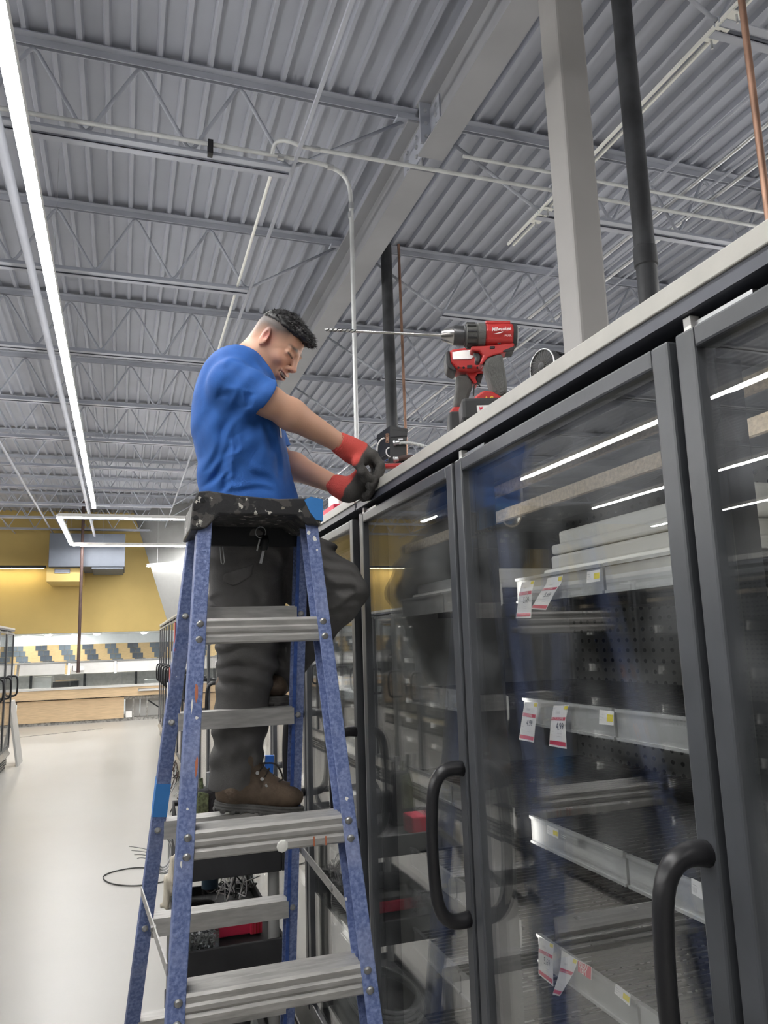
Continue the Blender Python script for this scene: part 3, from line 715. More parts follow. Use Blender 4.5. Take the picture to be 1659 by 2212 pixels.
for z in (1.735, 1.298, 1.016, .71, .405, .12):                         # ribbed front steps
    y = FY(z); x0, x1 = FLX(z-.03)+.012, FRX(z-.03)-.012
    prof = [(0, -.006), (.004, 0), (.012, -.003), (.020, 0), (.030, -.004), (.040, 0), (.050, -.003), (.060, 0), (.078, 0), (.080, -.03), (.076, -.03), (.074, -.006), (.006, -.010), (.006, -.018), (.000, -.024), (.000, -.034), (.006, -.038), (.006, -.046), (.012, -.058), (.002, -.058), (-.003, -.054), (-.003, -.042), (.001, -.036), (-.004, -.030), (-.004, -.022), (.002, -.018)]
    m_ = MB(); m_.prism([(a, b) for a, b in prof], ((x0+x1)/2, y-.004, z), Vector((0,1,0)), Vector((0,0,1)), Vector((1,0,0)), x1-x0); st = obj('step', m_, MT['alu'], lad, recalc=True)
    for X_ in (FLX, FRX):
        for dz in (-.012, -.047):
            zz = z+dz; c = (X_(zz) + (.002 if X_ is FLX else -.002), FY(zz)-.0035, zz)
            obj('rivet', MB().lathe([(.0085, -.001), (.0085, .002), (.006, .005), (.002, .006)], c, Vector((0,-1,-.23)), 10), MT['rivet'], lad, smooth=.6)
for z in (1.775, 1.500, 1.217, .957, .68, .38):                         # rear cross braces (deep enough to stand on)
    y = RY(z); x0, x1 = RLX(z)+.014, RRX(z)-.012
    m_ = MB(); m_.prism([(-.028, 0), (.034, 0), (.034, -.004), (-.024, -.004), (-.024, -.046), (-.028, -.046)], ((x0+x1)/2, y, z), Vector((0,1,0)), Vector((0,0,1)), Vector((1,0,0)), x1-x0)
    obj('rear_brace', m_, MT['alu'], lad, recalc=True)
    for X_ in (RLX, RRX):
        c = (X_(z-.02), RY(z-.02)-.025, z-.022); obj('rivet', MB().lathe([(.0085, -.001), (.0085, .003), (.005, .006)], c, Vector((0,-1,.26)), 10), MT['rivet'], lad, smooth=.6)
# moulded cap
m_ = MB(); m_.prism([(.146,1.945), (.160,1.945), (.186,1.952), (.215,1.986), (.405,1.986), (.432,1.964), (.466,1.962), (.468,2.022), (.45,2.032), (.36,2.027), (.26,2.033), (.19,2.042), (.165,2.040), (.152,2.012)], (0, 1.965, 0), Vector((1,0,0)), Vector((0,0,1)), Vector((0,-1,0)), .225)
cp = obj('cap', m_, MT['cap_plastic'], lad, bevel=.004, recalc=True)
obj('cap_skirt', MB().box(.20, .452, 2.055, 2.075, 1.935, 1.988), MT['case_black'], lad)
obj('tape', MB().prism([(.440,2.034), (.424,2.026), (.438,1.995), (.452,1.976), (.471,1.973), (.472,2.028)], (0, 1.905, 0), Vector((1,0,0)), Vector((0,0,1)), Vector((0,-1,0)), .112), MT['tape_blue'], lad, recalc=True)
for x, z in ((.160, 2.0), (.160, 1.975), (.175, 2.018)): obj('tool_hole', MB().lathe([(.006, 0), (.006, .001)], (x, 1.852, z), Vector((0,-1,0)), 10), MT['case_black'], cp)
def spreader(pa, pb):
    pa = Vector(pa); pb = Vector(pb); mid = pa + (pb-pa)*.55
    for a, b in ((pa, mid), (mid, pb)): obj('spreader_bar', MB().bar(a, b, .003, .022, up=(0,0,1)), MT['alu'], lad)
    obj('spreader_pin', MB().lathe([(.007, -.006), (.007, .006)], mid, Vector((1,0,0)), 10), MT['rivet'], lad)
spreader((RLX(1.03)-.020, RY(1.03), 1.03), (FLX(1.045)-.020, FY(1.05)+.03, 1.050)); spreader((RRX(1.10)+.020, RY(1.10), 1.10), (FRX(1.055)+.020, FY(1.05)+.03, 1.055))
for X_, Y_ in ((FLX, lambda z: FY(z)+.03), (FRX, lambda z: FY(z)+.03), (RLX, RY), (RRX, RY)): obj('foot', MB().box(X_(0)-.03, X_(0)+.03, Y_(0)-.045, Y_(0)+.045, 0, .05), MT['case_black'], lad, bevel=.006)
# stickers, tape and paint on the rails
def on_rail(name, X_, Y_, z, w, h, mt, side=-1, dx=0.0, yo=0.0, t=.0012):
    d = Vector((X_(z+.1)-X_(z-.1), Y_(z+.1)-Y_(z-.1), .2)).normalized(); ax = (Vector((1,0,0))-d*d.x).normalized(); n = d.cross(ax)
    c = Vector((X_(z)+dx, Y_(z)+yo, z)); rg_ = random.Random(int(z*1000+w*5000)); po = [(w/2*rg_.uniform(.55, 1.1)*math.cos(2*PI*k/9), h/2*rg_.uniform(.55, 1.1)*math.sin(2*PI*k/9)) for k in range(9)]
    mb = MB(); mb.prism(po, c, ax, d, n, t); return obj(name, mb, MT[mt], lad, recalc=True)
for z, h, mt_ in ((1.70, .075, 'sticker_red'), (1.645, .035, 'sticker'), (1.60, .04, 'sticker_red'), (1.555, .05, 'sticker')):
    c = Vector((RLX(z)-.0185, RY(z), z)); obj('warning_sticker', MB().box(c.x-.0008, c.x+.0004, c.y-.018, c.y+.018, z-h/2, z+h/2), MT[mt_], rl)
zt = 1.28; d_ = Vector((RLX(1.4)-RLX(1.2), RY(1.4)-RY(1.2), .2)).normalized(); a_ = (Vector((1,0,0))-d_*d_.x).normalized(); obj('tape', MB().obox((RLX(zt), RY(zt), zt), a_, d_, d_.cross(a_), .0188, .045, .0262), MT['tape_blue'], rl)
for z, w_, h_, dx, mt_ in ((1.575, .010, .05, .002, 'paint_rust'), (1.42, .007, .05, .011, 'paint_rust'), (1.545, .004, .035, -.006, 'paint_white'), (1.52, .008, .008, .006, 'paint_white'), (1.34, .006, .007, -.002, 'paint_white'), (1.24, .005, .016, -.008, 'paint_white')):
    on_rail('paint_smear', FLX, FY, z, w_, h_, mt_, dx=dx, yo=-.0035)
for z, w_, h_, dx in ((1.945, .010, .012, -.010), (1.93, .012, .018, .004), (1.90, .006, .006, .006), (1.33, .010, .010, .0)): on_rail('paint_smear', FRX, FY, z, w_, h_, 'paint_white', dx=dx, yo=-.0035)
obj('putty_blob', MB().lathe([(.013, 0), (.011, .003), (.004, .004)], (.331, FY(1.245)-.0075, 1.252), Vector((0,-1,0)), 9), MT['paint_white'], lad)
for x, h_ in ((.398, .020), (.424, .018)): obj('paint_smear', MB().box(x, x+.003, FY(1.25)-.008, FY(1.25)-.006, 1.244, 1.244+h_), MT['paint_rust'], lad)
# ------------------------------------------------------------------ the man on the ladder
vcol('skin', .48, bump=.05, bscale=300, spec=.4, sss=.12)
mat('shirt_blue', (.032,.125,.42), .75, var=.06, vscale=30, bump=.12, bscale=500, spec=.25)
mat('trouser_grey', (.112,.108,.106), .85, var=.14, vscale=14, bump=.2, bscale=450, spec=.2)
mat('boot_leather', (.110,.076,.050), .6, var=.35, vscale=22, bump=.25, bscale=120)
mat('boot_sole', (.09,.088,.084), .75, var=.2, vscale=30, bump=.2)
mat('lace', (.03,.024,.02), .8)
vcol('glove', .8, bump=.35, bscale=260, spec=.25)
mat('hair_black', (.009,.008,.009), .5, spec=.4)
mat('teeth', (.80,.74,.66), .35)
HS = .88; HC = W(597, 747, 2.20); a_ = math.radians(18)
f0 = (CR*.78 + CD*.62).normalized(); u_ = (CR*.62 - CD*.78).normalized(); f_ = (f0*math.cos(a_) - CF*math.sin(a_)).normalized(); u_ = (u_ - f_*u_.dot(f_)).normalized(); l_ = u_.cross(f_)
HR = np.array([f_, l_, u_], F32); HCn = np.array(HC, F32)
def to_head(P): return (P-HCn)@HR.T/F32(HS)
def from_head(q): return HC + (f_*q[0] + l_*q[1] + u_*q[2])*HS
head = SDF()
head.u(f_ell((-.012,0,.032), (.094,.076,.084)))
head.u(f_ell((.028,0,-.03), (.060,.060,.080)), .03)
head.u(f_cone((-.008,.046,-.05), (.046,.020,-.094), .022, .017), .02).u(f_cone((-.008,-.046,-.05), (.046,-.020,-.094), .022, .017), .02)
head.u(f_ell((.064,0,-.099), (.015,.020,.014)), .012)
for s in (-1, 1):
    head.u(f_ell((.058, s*.038, -.030), (.024,.022,.019)), .014)                    # raised cheek
    head.u(f_ell((.078, s*.027, .020), (.010,.019,.007)), .016)                     # brow
head.u(f_cone((.088,0,.012), (.104,0,-.022), .009, .011), .010).u(f_ell((.110,0,-.031), (.012,.012,.010)), .006)
for s in (-1, 1):
    head.u(f_ell((.099, s*.014, -.036), (.011,.008,.008)), .005)
    head.sub(f_ell((.098, s*.031, .005), (.011,.016,.0075)), .009)
    head.u(f_ell((.0750, s*.031, .001), (.0130,.019,.010)), .008)                    # closed lids
    head.sub(f_cone((.0925, s*.018, -.002), (.083, s*.046, .003), .0024, .0016), .002)  # smiling eye slit
    head.sub(f_ell((.106, s*.008, -.043), (.006,.004,.004)), .002)                  # nostril
    head.sub(f_cone((.098, s*.024, -.036), (.084, s*.034, -.068), .0025, .002), .006)   # smile fold
head.u(f_ell((.083,0,-.066), (.021,.027,.024)), .012)                               # muzzle
pts = [(.091,-.029,-.056), (.101,-.015,-.0625), (.104,0,-.0645), (.101,.015,-.0625), (.091,.029,-.056)]
low = [(.091,-.029,-.056), (.094,-.015,-.0755), (.096,0,-.0795), (.094,.015,-.0755), (.091,.029,-.056)]
for a, b in zip(pts[:-1], pts[1:]): head.u(f_cone(a, b, .0045, .0045), .004)
for a, b in zip(low[:-1], low[1:]): head.u(f_cone(a, b, .005, .005), .004)
mouth = SDF()
for x, z, y, r in ((.100, -.0705, 0, .0062), (.099, -.0695, .011, .0056), (.099, -.0695, -.011, .0056), (.094, -.064, .021, .004), (.094, -.064, -.021, .004)): mouth.u(f_ell((x, y, z), (.013, .010, r)), .004)
head.sub(mouth, .002)
for s in (-1, 1):
    c, sn = math.cos(.30), math.sin(.30); RE = [(c, s*.35*c, sn), (-s*.33, .94, 0), (-sn, 0, c)]
    head.u(f_ell((-.008, s*.080, -.004), (.019,.0065,.033), RE), .006)
    head.sub(f_ell((-.004, s*.088, .001), (.0105,.008,.019), RE), .003)
    head.u(f_cone((-.001, s*.082, -.012), (.004, s*.080, .004), .004, .003), .003)
def head_fn(P): return head(to_head(P))*F32(HS)
NB = W(525, 800, 2.235)                                                              # base of the neck
# joints
S1, E1, W1 = W(500, 832, 2.075), W(579, 866, 2.030), W(748, 966, 2.10)
S2, E2, W2 = W(535, 850, 2.38), W(598, 992, 2.40), W(738, 1053, 2.20)
CH, WA, PE = W(512, 895, 2.225), W(522, 1020, 2.235), W(540, 1120, 2.24)
H1, K1, A1 = W(528, 1170, 2.17), W(535, 1420, 2.25), W(506, 1690, 2.28)
H2, K2, A2 = W(570, 1175, 2.32), W(733, 1278, 2.165), W(590, 1455, 2.35)
body = SDF(); body.u(head_fn)
nk = from_head((-.035, 0, -.045))
body.u(f_cone(nk, NB, .056, .062), .03)
def mid(a, b, t): return a + (b-a)*t
body.u(f_ell(CH, (.10,.15,.19)), .04).u(f_ell(WA, (.10,.13,.16)), .04).u(f_ell(PE, (.11,.14,.10)), .04)
for S_, E_, W_ in ((S1, E1, W1), (S2, E2, W2)):
    body.u(f_cone(S_, E_, .052, .043), .03); m1 = mid(E_, W_, .28)
    body.u(f_cone(E_, m1, .041, .043), .02).u(f_cone(m1, W_, .043, .025), .02)
    body.u(f_cone(W_, W_ + (W_-E_).normalized()*.03, .024, .022), .01)
for H_, K_, A_ in ((H1, K1, A1), (H2, K2, A2)): body.u(f_cone(H_, K_, .075, .052), .03).u(f_cone(K_, A_, .05, .036), .02)
def skin_col(P):
    q = to_head(P); c = np.tile(np.array([.66,.385,.265], F32), (len(P), 1)); n = vnoise(P, 60, 3)[:, None]*.03; c *= (1+n)
    inh = (np.linalg.norm(q, axis=1) < .17)
    def blend(m, col): m = np.clip(m*inh, 0, 1)[:, None]; return c*(1-m) + np.array(col, F32)*m
    g = lambda x, y, z, r, ya=True: np.exp(-(((q[:, 0]-x)**2 + ((np.abs(q[:, 1]) if ya else q[:, 1])-y)**2 + (q[:, 2]-z)**2)/(r*r)))
    c = blend(.35*g(.065,.04,-.03,.03), (.60,.24,.16)); c = blend(.9*g(-.004,.086,.004,.028), (.60,.19,.15)); c = blend(.4*g(.11,0,-.032,.016), (.58,.22,.16))
    xs, ay, z = q[:, 0], np.abs(q[:, 1]), q[:, 2]
    # clipped sides of the hair
    edge = -.012 + .55*np.maximum(xs-.012, 0) ; side = np.clip((z-edge)/.054, 0, 1)**1.1*np.clip((.086-xs-.2*z)/.03, 0, 1)
    c = blend(.95*side, (.030,.025,.024))
    back = np.clip((-.035-xs)/.03, 0, 1)*np.clip((z+.045)/.05, 0, 1); c = blend(.6*back, (.07,.055,.048))
    # eyebrows
    lz = .0255 + .10*(ay-.03)*(-1) ; c = blend(.92*np.exp(-((z-lz)/.0062)**2)*np.clip((ay-.012)/.004,0,1)*np.clip((.052-ay)/.008,0,1)*(xs > .055), (.04,.028,.024))
    # lash line and lips
    l1 = np.exp(-((z-(-.0035+.14*(ay-.016)))/.0034)**2)*((ay > .014) & (ay < .048) & (xs > .070)); c = blend(.95*l1, (.02,.013,.012))
    ml = np.minimum(np.exp(-((np.sqrt(((z+.068)/.014)**2 + (ay/.031)**2)-1)/.25)**2), 1)*(xs > .083); c = blend(.55*ml, (.46,.15,.12))
    ins = (((z+.0695)/.0075)**2 + (ay/.024)**2 < 1)*(xs > .07)*(xs < .098); c = blend(.9*ins, (.10,.02,.02))
    stub = np.exp(-((z+.085)/.03)**2)*(xs > .0)*.12; c = blend(stub, (.2,.14,.12))
    return c
man = sdf_obj('person', body, (.14, 1.86, 1.15), (.80, 2.50, 2.75), .0028, MT['skin'], None, skin_col)
tag(man, 'smiling man in blue T-shirt and grey work trousers leaning from the ladder with gloved hands', 'person')
tm = SDF()
for k in range(7):
    y = (k-3)*.0064; tm.u(f_ell((.0965-1.7*abs(y)**1.6*3, y, -.0665+.10*abs(y)), (.004,.0034,.0048)), .0006)
sdf_obj('teeth', lambda P: tm(to_head(P))*F32(HS), tuple(HC-Vector((.16,.16,.16))), tuple(HC+Vector((.16,.16,.16))), .0012, MT['teeth'], man)
# hair: short on top, pushed forward, clipped at the sides
hs = SDF(); hs.u(f_ell((-.010,0,.040), (.098,.080,.084))); hs.u(f_ell((.070,0,.080), (.036,.054,.024)), .02); hs.u(f_ell((.094,-.008,.064), (.018,.042,.018)), .015)
hs.inter(f_plane((.092,0,.064), (.10,0,-1)), .012)
hs.inter(lambda q: (np.abs(q[:, 1]) - (.074 - .55*np.maximum(.075-q[:, 2], 0)*0)), .01)
hs.inter(lambda q: -(q[:, 2] - (.052 + .40*np.maximum(np.abs(q[:, 1])-.045, 0) + .35*np.maximum(q[:, 0]-.06, 0))), .006)
def hair_fn(P):
    q = to_head(P); return (hs(q) - .0035*vnoise(q, 190, 5) - .003*vnoise(q, 420, 6))*F32(HS)
hair = sdf_obj('hair', hair_fn, tuple(HC-Vector((.17,.17,.17))), tuple(HC+Vector((.17,.17,.19))), .0026, MT['hair_black'], man)
hm = hair.data; rng = random.Random(3); mbh = MB(); vs_ = [v for v in hm.vertices]; nrm = [v.normal.copy() for v in hm.vertices]
for k in range(2600):
    i = rng.randrange(len(vs_)); p = vs_[i].co; nn = nrm[i]
    if nn.dot(u_) < -.1 and rng.random() < .8: continue
    d = (nn*rng.uniform(.35, .8) + f_*rng.uniform(.4, 1.2) + Vector((rng.uniform(-.4,.4), rng.uniform(-.4,.4), rng.uniform(-.3,.4)))).normalized(); L_ = rng.uniform(.005, .012)
    sd = d.orthogonal().normalized()*.0010; e_ = p + d*L_ + f_*L_*.25
    mbh.add([p-sd, p+sd, p+d.cross(sd).normalized()*.0010, e_], [(0,1,3), (1,2,3), (2,0,3)])
bm = bmesh.new(); bm.from_mesh(hm); tmp = mbh.mesh('tmp'); bm.from_mesh(tmp); bm.to_mesh(hm); bm.free(); bpy.data.meshes.remove(tmp)
# cloth creases: groove and ridge along lines drawn on the near side (pixel end points, width, depth)
def crease_set(L_, Y):
    out = []
    for x0, y0, x1, y1, w_, d_ in L_:
        a, b = W(x0, y0, Y), W(x1, y1, Y); out.append((np.array([a.x, a.z], F32), np.array([b.x, b.z], F32), w_, d_))
    return out
def creases(P, L_, ymax=2.30):
    f = np.zeros(len(P), F32); Q = P[:, [0, 2]]; near = np.clip((ymax-P[:, 1])/.05, 0, 1)
    for a, b, w_, d_ in L_:
        d = b-a; L2 = float(d@d); n = np.array([-d[1], d[0]], F32)/math.sqrt(L2); q = Q-a; t = q@d/L2; s = q@n; s = s + F32(.006)*np.sin(t*7)
        tap = np.clip(t/.25, 0, 1)*np.clip((1-t)/.25, 0, 1); f += d_*(np.exp(-(s/w_)**2) - .75*np.exp(-((s-1.7*w_)/w_)**2))*tap
    return f*near
SH_CR = crease_set([(500,900,452,1010,.010,.0075), (512,915,462,1045,.010,.0075), (505,960,448,1040,.009,.006), (495,1000,482,1060,.008,.006), (470,850,495,880,.010,.005), (515,935,500,985,.007,.006), (500,985,486,1035,.007,.006),
                    (575,890,585,1000,.010,.006), (590,900,606,1050,.010,.006), (555,900,545,1000,.014,.004), (520,895,540,870,.010,.005), (445,880,440,1000,.014,.004), (470,815,520,790,.012,.004), (530,1010,600,1055,.012,.004), (480,1055,600,1062,.008,.004)], 2.08)
TR_CR = crease_set([(700,1170,770,1200,.012,.007), (690,1200,780,1235,.012,.007), (690,1230,785,1262,.011,.007), (700,1265,770,1285,.010,.007), (720,1300,790,1300,.010,.008), (690,1330,770,1318,.012,.007),
                    (470,1410,560,1400,.010,.008), (465,1440,545,1450,.011,.008), (480,1470,550,1490,.010,.007), (460,1560,540,1575,.010,.006), (470,1600,500,1660,.012,.005), (455,1630,475,1600,.010,.006), (530,1580,555,1680,.012,.005),
                    (470,1320,475,1280,.012,.006), (560,1180,600,1230,.014,.006), (470,1190,580,1175,.010,.005), (480,1215,600,1200,.010,.005), (545,1260,560,1310,.014,.005)], 2.12)
# T-shirt
sh = SDF(); sh.u(f_ell(CH + Vector((-.004,0,.012)), (.128,.178,.185))); sh.u(f_ell(mid(CH, WA, .5)+Vector((.003,0,0)), (.124,.160,.16)), .05)
sh.u(f_ell(WA+Vector((.006,0,0)), (.126,.158,.15)), .05).u(f_ell(PE + Vector((.006,0,.03)), (.138,.165,.12)), .05)
sh.u(f_cone(W(508,805,2.15), W(508,805,2.30), .062, .062), .05)
sl1 = mid(S1, E1, .86); sl2 = mid(S2, E2, .90)
def sleeve(S_, E_, e_, ra, rb, nd):
    dr = (E_-S_).normalized(); c = f_cone(S_+Vector((0,0,.004)), e_+dr*.05, ra, rb); pl = f_plane(e_, nd); hol = f_cone(e_-nd*.05, e_+nd*.06, rb-.008, rb-.008)
    return lambda P: smax(smax(c(P), pl(P), .004), -np.maximum(hol(P), -(pl(P)+.007)), .003)
sh.u(sleeve(S1, E1, mid(S1, E1, .97), .066, .057, (W1-S1).normalized()), .03).u(sleeve(S2, E2, sl2, .064, .059, (E2-S2).normalized()), .03)
sh.sub(f_cone(mid(NB, nk, -.05), mid(NB, nk, 1.6), .068, .075), .006)
sh.sub(f_box((.35, 2.2, 2.0), (.4, .5, .052)), .003)
def shirt_post(P, d):
    x, y, z = P[:, 0], P[:, 1], P[:, 2]
    low_ = np.clip((2.40-z)/.25, 0, 1)
    fold = .0038*np.sin(70*(x*.95+z*.30+.05*np.sin(11*z)) + 6*y)*low_
    fold += .0045*np.sin(95*(z*.75 - x*.62) + 3*np.sin(14*x))*np.exp(-((x-.33)/.09)**2 - ((z-2.30)/.16)**2)
    fold += .0035*vnoise(P, 38, 9)
    fold += creases(P, SH_CR)
    arm = np.exp(-((x-.40)/.06)**2 - ((z-2.45)/.06)**2); fold += .004*np.sin(150*(z*.6+x*.8))*arm
    return d + fold
sh.post = shirt_post
shirt = sdf_obj('shirt', sh, (.14, 1.88, 2.0), (.66, 2.56, 2.70), .0036, MT['shirt_blue'], man)
# trousers
tr = SDF(); tr.u(f_ell(PE + Vector((.0,0,-.02)), (.128,.165,.13))); tr.u(f_ell(W(535,1190,2.24), (.125,.165,.11)), .04)
k1u, k1d = mid(H1, K1, .55), mid(K1, A1, .5)
tr.u(f_cone(H1, k1u, .108, .100), .04).u(f_cone(k1u, K1, .100, .082), .03).u(f_cone(K1, k1d, .082, .074), .02).u(f_cone(k1d, A1 + Vector((0,0,-.012)), .074, .073), .02)
tr.u(f_cone(H2, mid(H2, K2, .6), .108, .100), .04).u(f_cone(mid(H2, K2, .6), K2, .098, .078), .03).u(f_cone(K2, mid(K2, A2, .5), .080, .074), .02).u(f_cone(mid(K2, A2, .5), A2 + Vector((0,0,-.01)), .072, .064), .02)
tr.sub(f_plane((0, 0, A1.z-.012), (.10, 0, 1)) if False else f_box(A1 + Vector((0,0,-.115)), (.12,.12,.10)), .002)
tr.sub(f_cone(A1 + Vector((0,0,-.10)), A1 + Vector((0,0,.03)), .062, .058), .003)
tr.sub(f_box((.35, 2.24, 2.20), (.3, .3, .11)), .003)
def tr_post(P, d):
    x, y, z = P[:, 0], P[:, 1], P[:, 2]
    f = .004*vnoise(P, 30, 12)
    kn = np.exp(-((x-K2.x)/.13)**2 - ((z-K2.z)/.12)**2); ang = np.arctan2(z-K2.z-.05, x-K2.x+.16)
    f += .0055*np.sin(17*ang + 30*np.hypot(x-K2.x+.16, z-K2.z)*.35)*kn
    sl = np.exp(-((z-K1.z+.02)/.07)**2)*(x < .45); f += .006*np.sin(110*(z + .35*x))*sl
    an = np.exp(-((z-A1.z-.10)/.07)**2); f += .005*np.sin(85*(z - .5*x))*an
    f += creases(P, TR_CR)
    hp = np.exp(-((z-1.93)/.06)**2); f += .003*np.sin(120*(z+.3*x))*hp
    return d + f
tr.post = tr_post
trou = sdf_obj('trousers', tr, (.14, 2.0, A1.z-.05), (.80, 2.52, 2.12), .0042, MT['trouser_grey'], man)
def patch(name, poly, Ys, t, mt, parent, fn=tr, hs_=.003):
    """raised cloth piece: the garment surface thickened inside an outline drawn on its near side"""
    P2 = [W(px, py, Ys) for px, py in poly]; pl = np.array([(p.x, p.z) for p in P2], F32)
    if sum(pl[i, 0]*pl[(i+1) % len(pl), 1]-pl[(i+1) % len(pl), 0]*pl[i, 1] for i in range(len(pl))) < 0: pl = pl[::-1]
    def g(P):
        d = np.maximum(np.abs(fn(P)) - t, P[:, 1] - (Ys+.06))
        for i in range(len(pl)):
            a, b = pl[i], pl[(i+1) % len(pl)]; n = np.array([b[1]-a[1], -(b[0]-a[0])], F32); n /= np.linalg.norm(n)+1e-9; d = np.maximum(d, (P[:, [0, 2]]-a)@n)
        return d.astype(F32)
    lo = (pl[:, 0].min()-.03, Ys-.16, pl[:, 1].min()-.03); hi = (pl[:, 0].max()+.03, Ys+.10, pl[:, 1].max()+.03)
    return sdf_obj(name, g, lo, hi, hs_, MT[mt], parent)
patch('shirt_print', [(599,916), (605,916), (608,948), (602,948)], 2.12, .0028, 'paper', shirt, fn=sh, hs_=.002)
patch('pocket_flap', [(485,1240), (545,1220), (541,1246), (505,1266), (484,1256)], 2.10, .0045, 'trouser_grey', trou)
# boots
def boot(A, toe_dir, pitch, base, hscale=1.0, lab=None):
    """A: heel bottom; toe_dir in the ground plane; pitch: toe-down tilt"""
    td = Vector(toe_dir).normalized(); td = (td*math.cos(pitch) - Vector((0,0,1))*math.sin(pitch)).normalized(); sd = Vector((0,0,1)).cross(td).normalized(); up = td.cross(sd)
    R_ = np.array([td, sd, up], F32); A_ = np.array(A, F32); hs = F32(.89); loc = lambda P: (P-A_)@R_.T/hs
    up_ = SDF(); up_.u(f_cone((.045,0,.06), (.075,0,.15), .044, .042)).u(f_cone((.05,0,.055), (.15,0,.060), .043, .046), .03).u(f_cone((.080,0,.135), (.150,0,.078), .036, .038), .02).u(f_ell((.205,0,.055), (.066,.048,.043)), .03).u(f_ell((.04,0,.05), (.04,.036,.04)), .02)
    up_.sub(f_box((.14,0,-.02), (.3,.2,.045)), .002)
    groove = SDF(); 
    def upf(P):
        q = loc(P); d = up_(q); s = np.abs(q[:, 2]-(.070-.16*np.maximum(q[:, 0]-.16, 0)))
        cap_ = np.exp(-((q[:, 0]-(.125+.25*np.maximum(q[:, 2]-.06, 0)))/.003)**2)*(q[:, 2] < .085)*(np.abs(q[:, 1]) > .015); fold = .0025*np.sin(q[:, 0]*160+q[:, 2]*60)*np.exp(-((q[:, 0]-.13)/.03)**2 - ((q[:, 2]-.095)/.02)**2)
        return ((d + .0026*cap_ + fold + .0014*vnoise(q, 90, 4))*hs).astype(F32)
    c = Vector(A); b_ = sdf_obj('boot', upf, tuple(c-Vector((.34,.34,.16))), tuple(c+Vector((.34,.34,.24))), .0034, MT['boot_leather'], base)
    so = SDF(); so.u(f_ell((.04,0,.012), (.045,.040,.05))).u(f_cone((.05,0,.012), (.17,0,.014), .036, .046), .02).u(f_ell((.205,0,.014), (.073,.053,.06)), .03)
    so.inter(f_box((.13,0,.013), (.30,.2,.016)), .003); so.sub(f_box((.105,0,-.006), (.025,.2,.009)), .006)
    def sof(P):
        q = loc(P); d = so(q); rib = .0016*np.sin(q[:, 2]*700)*(q[:, 2] > .006); lug = np.where(q[:, 2] < .004, .0025*np.sign(np.sin(q[:, 0]*210)), 0); return ((d + rib + lug)*hs).astype(F32)
    sdf_obj('sole', sof, tuple(c-Vector((.34,.34,.14))), tuple(c+Vector((.34,.34,.14))), .0026, MT['boot_sole'], b_)
    w_ = lambda q: c + (td*q[0] + sd*q[1] + up*q[2])*float(hs)
    for k in range(4):
        x, z = .118+.017*k, .145-.017*k; m_ = MB(); m_.tube(smooth_path([w_((x, -.034, z-.018)), w_((x+.012, -.014, z+.001)), w_((x+.016, .012, z+.001)), w_((x+.010, .034, z-.018))], 4), .0026, 6); obj('lace', m_, MT['lace'], b_, smooth=True)
        obj('eyelet', MB().lathe([(.005, 0), (.005, .002)], w_((x-.008, -.041, z-.024)), -sd+up*.5, 10), MT['rivet'], b_)
    m_ = MB(); m_.tube(smooth_path([w_((.125, -.01, .148)), w_((.165, -.03, .15)), w_((.19, -.045, .115)), w_((.18, -.04, .10))], 6), .0024, 6); obj('lace', m_, MT['lace'], b_, smooth=True)
    return b_
hb = W(462, 1738, 2.27); boot((hb.x, 2.252, 1.232), (1, -.06, 0), .15, man)
boot((.285, 2.420, 1.506), (.68, -.73, 0), .02, man)
# work gloves: knitted red cuffs, dark coated palms and fingers
def glove(Wr, El, palm, knuckles, thumb, red_len, lo, hi):
    g = SDF(); dr = (Wr-El).normalized(); g.u(f_cone(Wr - dr*.020, Wr + dr*.03, .033, .034)); pc = Vector(palm)
    g.u(f_cone(Wr + dr*.02, pc, .033, .036), .02)
    for ch in knuckles:
        g.u(f_cone(pc, ch[0], .026, .016), .012)
        for i in range(len(ch)-1): g.u(f_cone(ch[i], ch[i+1], .0135-.0008*i, .0125-.0008*i), .004)
    g.u(f_cone(pc, thumb[0], .025, .017), .012)
    for i in range(len(thumb)-1): g.u(f_cone(thumb[i], thumb[i+1], .0145, .0125), .004)
    g.sub(f_cone(Wr - dr*.06, Wr - dr*.012, .028, .028), .002)
    def post(P, d):
        q = P - np.array(Wr, F32); s = q@np.array(dr, F32); return d + .0008*np.sin(s*900)*(s < .02) + .0012*vnoise(P, 160, 8)
    g.post = post
    def col(P):
        q = P - np.array(Wr, F32); s = q@np.array(dr, F32); up_ = q[:, 2]
        n = vnoise(P, 80, 2)*.010; m_ = np.clip((s - red_len - n - red_len*0 + .25*(-up_))/.004, 0, 1)[:, None]
        return np.array([.66,.10,.085], F32)*(1-m_) + (np.array([.095,.09,.085], F32)*(1+.35*vnoise(P, 110, 7)[:, None]))*m_
    return sdf_obj('glove', g, lo, hi, .0026, MT['glove'], man, col)
Y1_ = 2.095
glove(W1, E1, W(779, 982, Y1_+.01),
      [[W(806, 983, Y1_-.02), W(822, 1005, Y1_-.025), W(816, 1030, Y1_-.015), W(804, 1046, Y1_-.01)],
       [W(808, 987, Y1_+.005), W(824, 1012, Y1_), W(815, 1038, Y1_+.005), W(802, 1052, Y1_+.008)],
       [W(806, 991, Y1_+.03), W(818, 1016, Y1_+.028), W(808, 1038, Y1_+.028), W(797, 1050, Y1_+.028)],
       [W(802, 994, Y1_+.052), W(812, 1015, Y1_+.05), W(804, 1032, Y1_+.05), W(795, 1042, Y1_+.048)]],
      [W(772, 1000, Y1_-.03), W(784, 1018, Y1_-.035), W(797, 1032, Y1_-.02)], .040, (.52, 1.95, 2.08), (.80, 2.24, 2.40))
Y2_ = 2.165
